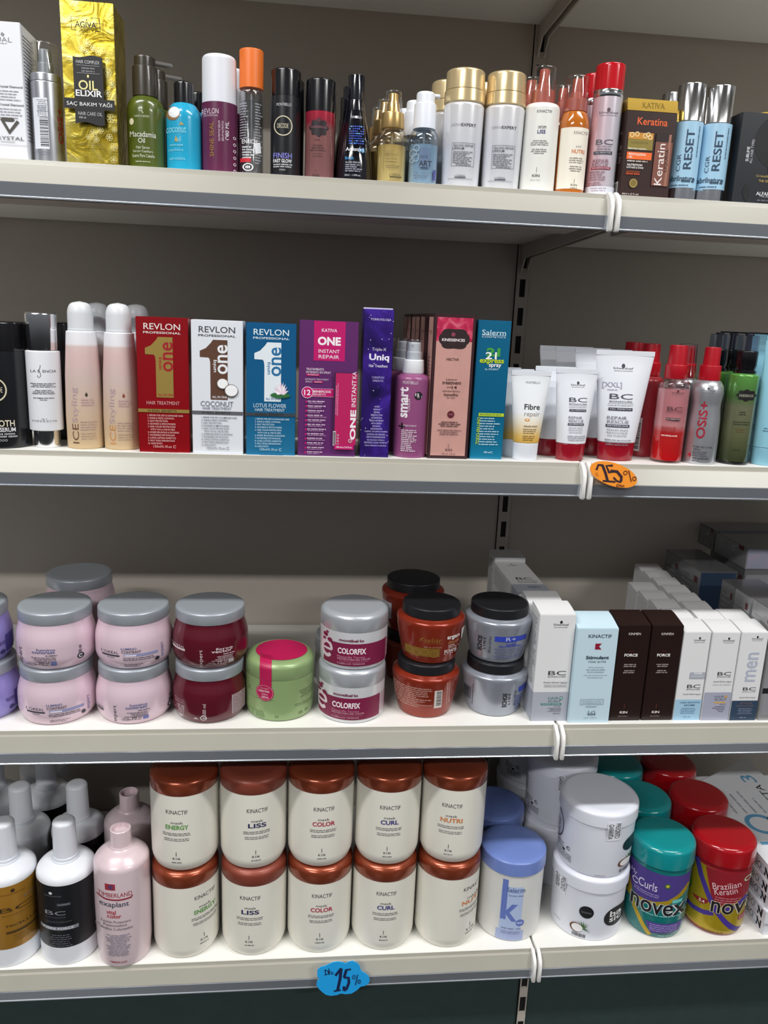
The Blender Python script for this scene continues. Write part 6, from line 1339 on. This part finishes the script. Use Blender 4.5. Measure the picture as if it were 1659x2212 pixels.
# green and red hair cream jars
TEALG = mat('0c8a8e', 0.2, 0, 0.4, sss=0.05); REDL = mat('a00c16', 0.18, 0, 0.4)
vp = fil([(0.0420, 0), (0.0465, 0.0015, 0.006), (0.0500, 0.0140, 0.01), (0.0502, 0.1250), (0.0485, 0.1330)], 6)
VS = Round(vp, H=0.133, W=0.1004)
def cream(lb, x, y, lidm, bodym, deco=None, group=None):
    t = vessel('hair_cream_jar', lb, x, y, z, [('body', vp, bodym), ('lid', [(0.0500, 0.1332), (0.0524, 0.1340), (0.0528, 0.1400), (0.0518, 0.1640, 0.004), (0.0450, 0.1690, 0.004), (0, 0.1698)], lidm)], cat='jar', group=group)
    if deco: p = Print(VS, t, 'front_label'); deco(p); p.done()
    return t
YL = mat('b99b24', 0.3, 0.3)
def dgreen(p):
    p.poly([(0.01, 0.05), (0.99, 0.08), (0.985, 0.30), (0.80, 0.40), (0.50, 0.48), (0.20, 0.50), (0.10, 0.40)], '4b3a86'); p.strip([(0.99, 0.25), (0.88, 0.36), (0.72, 0.45), (0.50, 0.50), (0.20, 0.515), (0.02, 0.55)], 0.075, YL); p.strip([(0.03, 0.30), (0.10, 0.48), (0.20, 0.66), (0.36, 0.83), (0.50, 0.965)], 0.075, YL)
    p.t('My', 0.13, 0.21, 0.10, 0.075, 'dcd4ee'); p.t('Curls', 0.37, 0.27, 0.30, 0.115, 'e6e0f2'); p.ring(0.17, 0.30, 0.055, 0.016, 'e6e0f2', 20, 40, 330); p.m(0.36, 0.375, 0.40, 2, 0.028, 0.014, 'b0a4d4', 'j'); p.d(0.67, 0.22, 0.045, '3f6a3a', 16); p.d(0.67, 0.22, 0.025, 'c9b83a', 12)
    p.t('novex', 0.56, 0.565, 0.88, 0.175, 'cfd6d6', b=0.04); p.t('novex', 0.56, 0.565, 0.86, 0.165, '121016', b=0.012); p.r(0.84, 0.44, 0.14, 0.05, '6ac0bc')
    p.poly([(0.40, 0.76), (0.96, 0.755), (0.92, 0.885), (0.50, 0.915)], '54408e'); p.m(0.68, 0.79, 0.40, 4, 0.028, 0.014, 'b0a4d4', 'j'); p.m(0.72, 0.945, 0.26, 1, 0.02, 0.018, 'a9dcd8'); p.m(0.62, 0.655, 0.6, 1, 0.02, 0.016, '8ad0cc', 'j')
def dred(p):
    p.poly([(0.02, 0.05), (0.98, 0.08), (0.985, 0.97), (0.10, 0.93)], mat('b39a20', 0.28, 0.35)); p.poly([(0.30, 0.04), (0.985, 0.06), (0.985, 0.40), (0.80, 0.50), (0.58, 0.58), (0.46, 0.44)], '8c1624'); p.strip([(0.16, 0.03), (0.26, 0.22), (0.40, 0.42), (0.56, 0.62), (0.74, 0.78), (0.94, 0.93)], 0.085, '43308e'); p.strip([(0.985, 0.44), (0.84, 0.54), (0.70, 0.60)], 0.085, '43308e'); p.strip([(0.02, 0.70), (0.20, 0.72), (0.38, 0.705), (0.53, 0.67)], 0.085, '43308e'); p.poly([(0.02, 0.10), (0.10, 0.20), (0.14, 0.45), (0.06, 0.68), (0.02, 0.66)], '2f6a30')
    p.t('Brazilian', 0.66, 0.255, 0.42, 0.085, 'e3c6ca', rot=14); p.t('Keratin', 0.66, 0.335, 0.34, 0.085, 'e3c6ca', rot=14); p.m(0.70, 0.43, 0.36, 3, 0.032, 0.014, 'c88a92', 'j'); p.ring(0.95, 0.17, 0.05, 0.02, 'b9c8a8', 16)
    p.t('novex', 0.90, 0.575, 0.86, 0.170, 'd6cfa8', b=0.04); p.t('novex', 0.90, 0.575, 0.84, 0.160, '141018', b=0.012); p.poly([(0.16, 0.545), (0.44, 0.51), (0.42, 0.56), (0.34, 0.60), (0.24, 0.58)], '8c1624'); p.t('5.4', 0.33, 0.56, 0.09, 0.04, 'f0e6d8', b=0.02); p.poly([(0.90, 0.70), (0.99, 0.68), (0.985, 0.76), (0.91, 0.77)], 'a8606a'); p.m(0.55, 0.95, 0.36, 1, 0.02, 0.02, '6a4a10')
GB = mat('0f6f6e', 0.22, 0, 0.3); RB = mat('8a0f1a', 0.22, 0, 0.3)
cream('green hair cream jar with a teal lid at the shelf front', 0.2225, 0.0555, TEALG, GB, dgreen)
cream('teal lidded hair cream jar second in its row', 0.2310, 0.1650, TEALG, GB, group='teal lidded jars')
cream('teal lidded hair cream jar third in its row, mostly hidden', 0.2250, 0.2745, TEALG, GB, group='teal lidded jars')
cream('yellow and red hair cream jar with a glossy red lid at the shelf front', 0.3290, 0.0555, REDL, RB, dred)
cream('red lidded hair cream jar second in its row', 0.3385, 0.1650, REDL, RB, group='red lidded jars')
cream('red lidded hair cream jar third in its row', 0.3325, 0.2745, REDL, RB, group='red lidded jars')

# flat white kit cartons and the booklet on top
KW = mat('dcdfe5', 0.4)
for i in range(5):
    o = [0.002, -0.001, 0.004, 0.0, 0.001][i]
    t = thing('kit_box', ['flat white carton at the bottom of the right stack', 'flat white carton second from the bottom of the right stack', 'flat white carton in the middle of the right stack', 'flat white carton second from the top of the right stack', 'flat white carton on top of the right stack'][i], 'box', (0.3940+o, 0.0060+o, z+0.0002+0.0242*i), 0, 'flat white cartons')
    link('carton', box(bmesh.new(), 0, 0.17, 0, 0.285, 0, 0.0240, 0.0006), KW, t)
    p = Print(Flat(0.285, 0.0240, 0, M=Matrix.Translation((0, 0.1425, 0)) @ Matrix.Rotation(-pi/2, 4, 'Z')), t, 'side_print')
    p.t('BIO', 0.845, 0.5, 0.085, 0.52, '6a7a4a' if i % 2 else '3a3a36'); p.t('N', 0.945, 0.5, 0.05, 0.62, '141416', b=0.06); p.ring(0.90, 0.5, 0.028, 0.008, 'a9c4d4', 16); p.done()
    p = Print(Flat(0.17, 0.0240, 0, M=Matrix.Translation((0.085, 0, 0))), t); p.strip([(0.02, 0.2), (0.06, 0.2), (0.06, 0.9)], 0.006, 'b5b8be'); p.done()
t = thing('printed_sleeve', 'white printed sleeve with blue numerals and a slanted back edge on the flat cartons', 'sleeve', (0.3950, 0.0100, z+0.0244+0.0242*4))
bm = bmesh.new(); q = [(0, 0), (0.1475, 0), (0.1475, 0.341), (0, 0.256)]
a = [bm.verts.new((x, y, 0)) for x, y in q]; b = [bm.verts.new((x, y, 0.0035)) for x, y in q]
bm.faces.new(a[::-1]); bm.faces.new(b)
for i in range(4): bm.faces.new((a[i], a[(i+1) % 4], b[(i+1) % 4], b[i]))
link('sleeve', bm, mat('dcdfe4', 0.42), t, smooth=False)
p = Print(Flat(0.1475, 0.341, 0, M=Matrix.Translation((0.07375, 0, 0.0035)) @ Matrix.Rotation(-pi/2, 4, 'X')), t); CB = '5c9ac0'
p.t('3', 0.73, 0.225, 0.19, 0.075, CB, 90); p.t('OZETA', 0.77, 0.43, 0.10, 0.29, '24262a', 90); p.m(0.16, 0.44, 0.50, 4, 0.055, 0.012, '85888e', 'l', rot=90)
p.ring(0.36, 0.645, 0.20, 0.055, CB, 36); p.r(0.30, 0.80, 0.34, 0.022, CB); p.poly([(0.48, 0.60), (0.55, 0.57), (0.60, 0.60), (0.56, 0.63), (0.62, 0.64), (0.55, 0.66), (0.50, 0.64)], '1c1e22'); p.done()

# handwritten discount tags on the price strips
def sign(name, label, loc, pts, colr, th=0.0012):
    t = thing(name, label, 'sign', loc)
    bm = bmesh.new(); a = [bm.verts.new((x, 0, q)) for x, q in pts]; b = [bm.verts.new((x, th, q)) for x, q in pts]; n = len(pts)
    bm.faces.new(a); bm.faces.new(b[::-1])
    for i in range(n): bm.faces.new((a[i], b[i], b[(i+1) % n], a[(i+1) % n]))
    bmesh.ops.recalc_face_normals(bm, faces=bm.faces[:])
    link('paper', bm, mat(colr, 0.5), t, smooth=False)
    return t
cl = [(0.055, 0.02), (0.10, 0.30)]
cloud = [(-0.050, 0.010), (-0.050, 0.020), (-0.044, 0.026), (-0.035, 0.028), (-0.028, 0.031), (-0.020, 0.035), (-0.010, 0.036), (0.000, 0.034), (0.006, 0.031), (0.012, 0.035), (0.020, 0.036), (0.028, 0.032), (0.034, 0.026), (0.038, 0.014), (0.046, 0.009), (0.053, 0.003), (0.056, -0.006), (0.053, -0.014), (0.046, -0.018), (0.038, -0.019), (0.030, -0.027), (0.020, -0.033), (0.008, -0.034), (-0.001, -0.032), (-0.010, -0.035), (-0.022, -0.036), (-0.032, -0.033), (-0.040, -0.026), (-0.046, -0.020), (-0.051, -0.011), (-0.050, -0.003), (-0.045, 0.001), (-0.049, 0.005)]
cloud = [(x*0.78, q*0.88) for x, q in cloud]
t = sign('discount_sign', 'bright blue cloud-shaped discount tag on the lowest shelf edge', (-0.3140, -0.0238, Z4-0.0200), cloud, '1ea6ee')
p = Print(Flat(0.0826, 0.0634, 0, z0=-0.0317), t); IK = '15204a'
def pen(pts, wd, c=IK): p.strip(pts, wd, c)
pen([(0.17, 0.21), (0.19, 0.36), (0.16, 0.37)], 0.018); pen([(0.17, 0.22), (0.24, 0.26), (0.235, 0.34), (0.17, 0.37)], 0.018); pen([(0.245, 0.18), (0.255, 0.37)], 0.016); pen([(0.22, 0.28), (0.29, 0.27)], 0.014); p.ring(0.305, 0.325, 0.028, 0.013, IK, 14)
pen([(0.37, 0.40), (0.475, 0.19)], 0.05); pen([(0.475, 0.19), (0.46, 0.50), (0.42, 0.84)], 0.055); pen([(0.35, 0.855), (0.48, 0.83)], 0.035)
pen([(0.66, 0.225), (0.56, 0.24)], 0.035); pen([(0.575, 0.23), (0.535, 0.46)], 0.05); pen([(0.535, 0.46), (0.62, 0.47), (0.63, 0.62), (0.59, 0.80), (0.545, 0.85)], 0.05); pen([(0.545, 0.85), (0.535, 0.72)], 0.05)
p.ring(0.72, 0.46, 0.030, 0.011, IK, 16, ky=1.6); pen([(0.79, 0.39), (0.755, 0.70)], 0.016); p.ring(0.825, 0.60, 0.030, 0.012, IK, 16, ky=1.6); p.done()
N = 44; E_ = []
for i in range(N):
    A = 2*pi*i/N; x, q = 0.0355*cos(A), 0.0155*sin(A)
    E_.append((x*cos(-0.30)-q*sin(-0.30), x*sin(-0.30)+q*cos(-0.30)))
t = sign('discount_sign', 'orange oval discount tag near the joint of the second shelf', (0.0345, -0.0238, Z2-0.0110), E_, 'ff9c30')
p = Print(Flat(0.070, 0.037, 0, z0=-0.0185), t); IK = '3a2430'; BR_ = '5a2414'
pen([(0.14, 0.34), (0.17, 0.15), (0.26, 0.16)], 0.045, IK); pen([(0.25, 0.15), (0.33, 0.45), (0.39, 0.74)], 0.052, IK); pen([(0.29, 0.74), (0.55, 0.77)], 0.035, IK)
pen([(0.46, 0.16), (0.33, 0.17), (0.40, 0.42), (0.48, 0.38)], 0.045, IK); pen([(0.42, 0.36), (0.56, 0.38), (0.66, 0.58), (0.66, 0.75)], 0.055, IK); pen([(0.67, 0.77), (0.58, 0.74), (0.50, 0.60)], 0.035, IK)
p.ring(0.73, 0.42, 0.044, 0.014, BR_, 18); pen([(0.79, 0.33), (0.87, 0.75)], 0.018, BR_); p.ring(0.925, 0.63, 0.044, 0.015, BR_, 18); p.t('Dto', 0.66, 0.90, 0.16, 0.11, BR_, b=0.02); p.t('Dto', 0.165, 0.50, 0.08, 0.09, 'a8622a', -45); p.done()
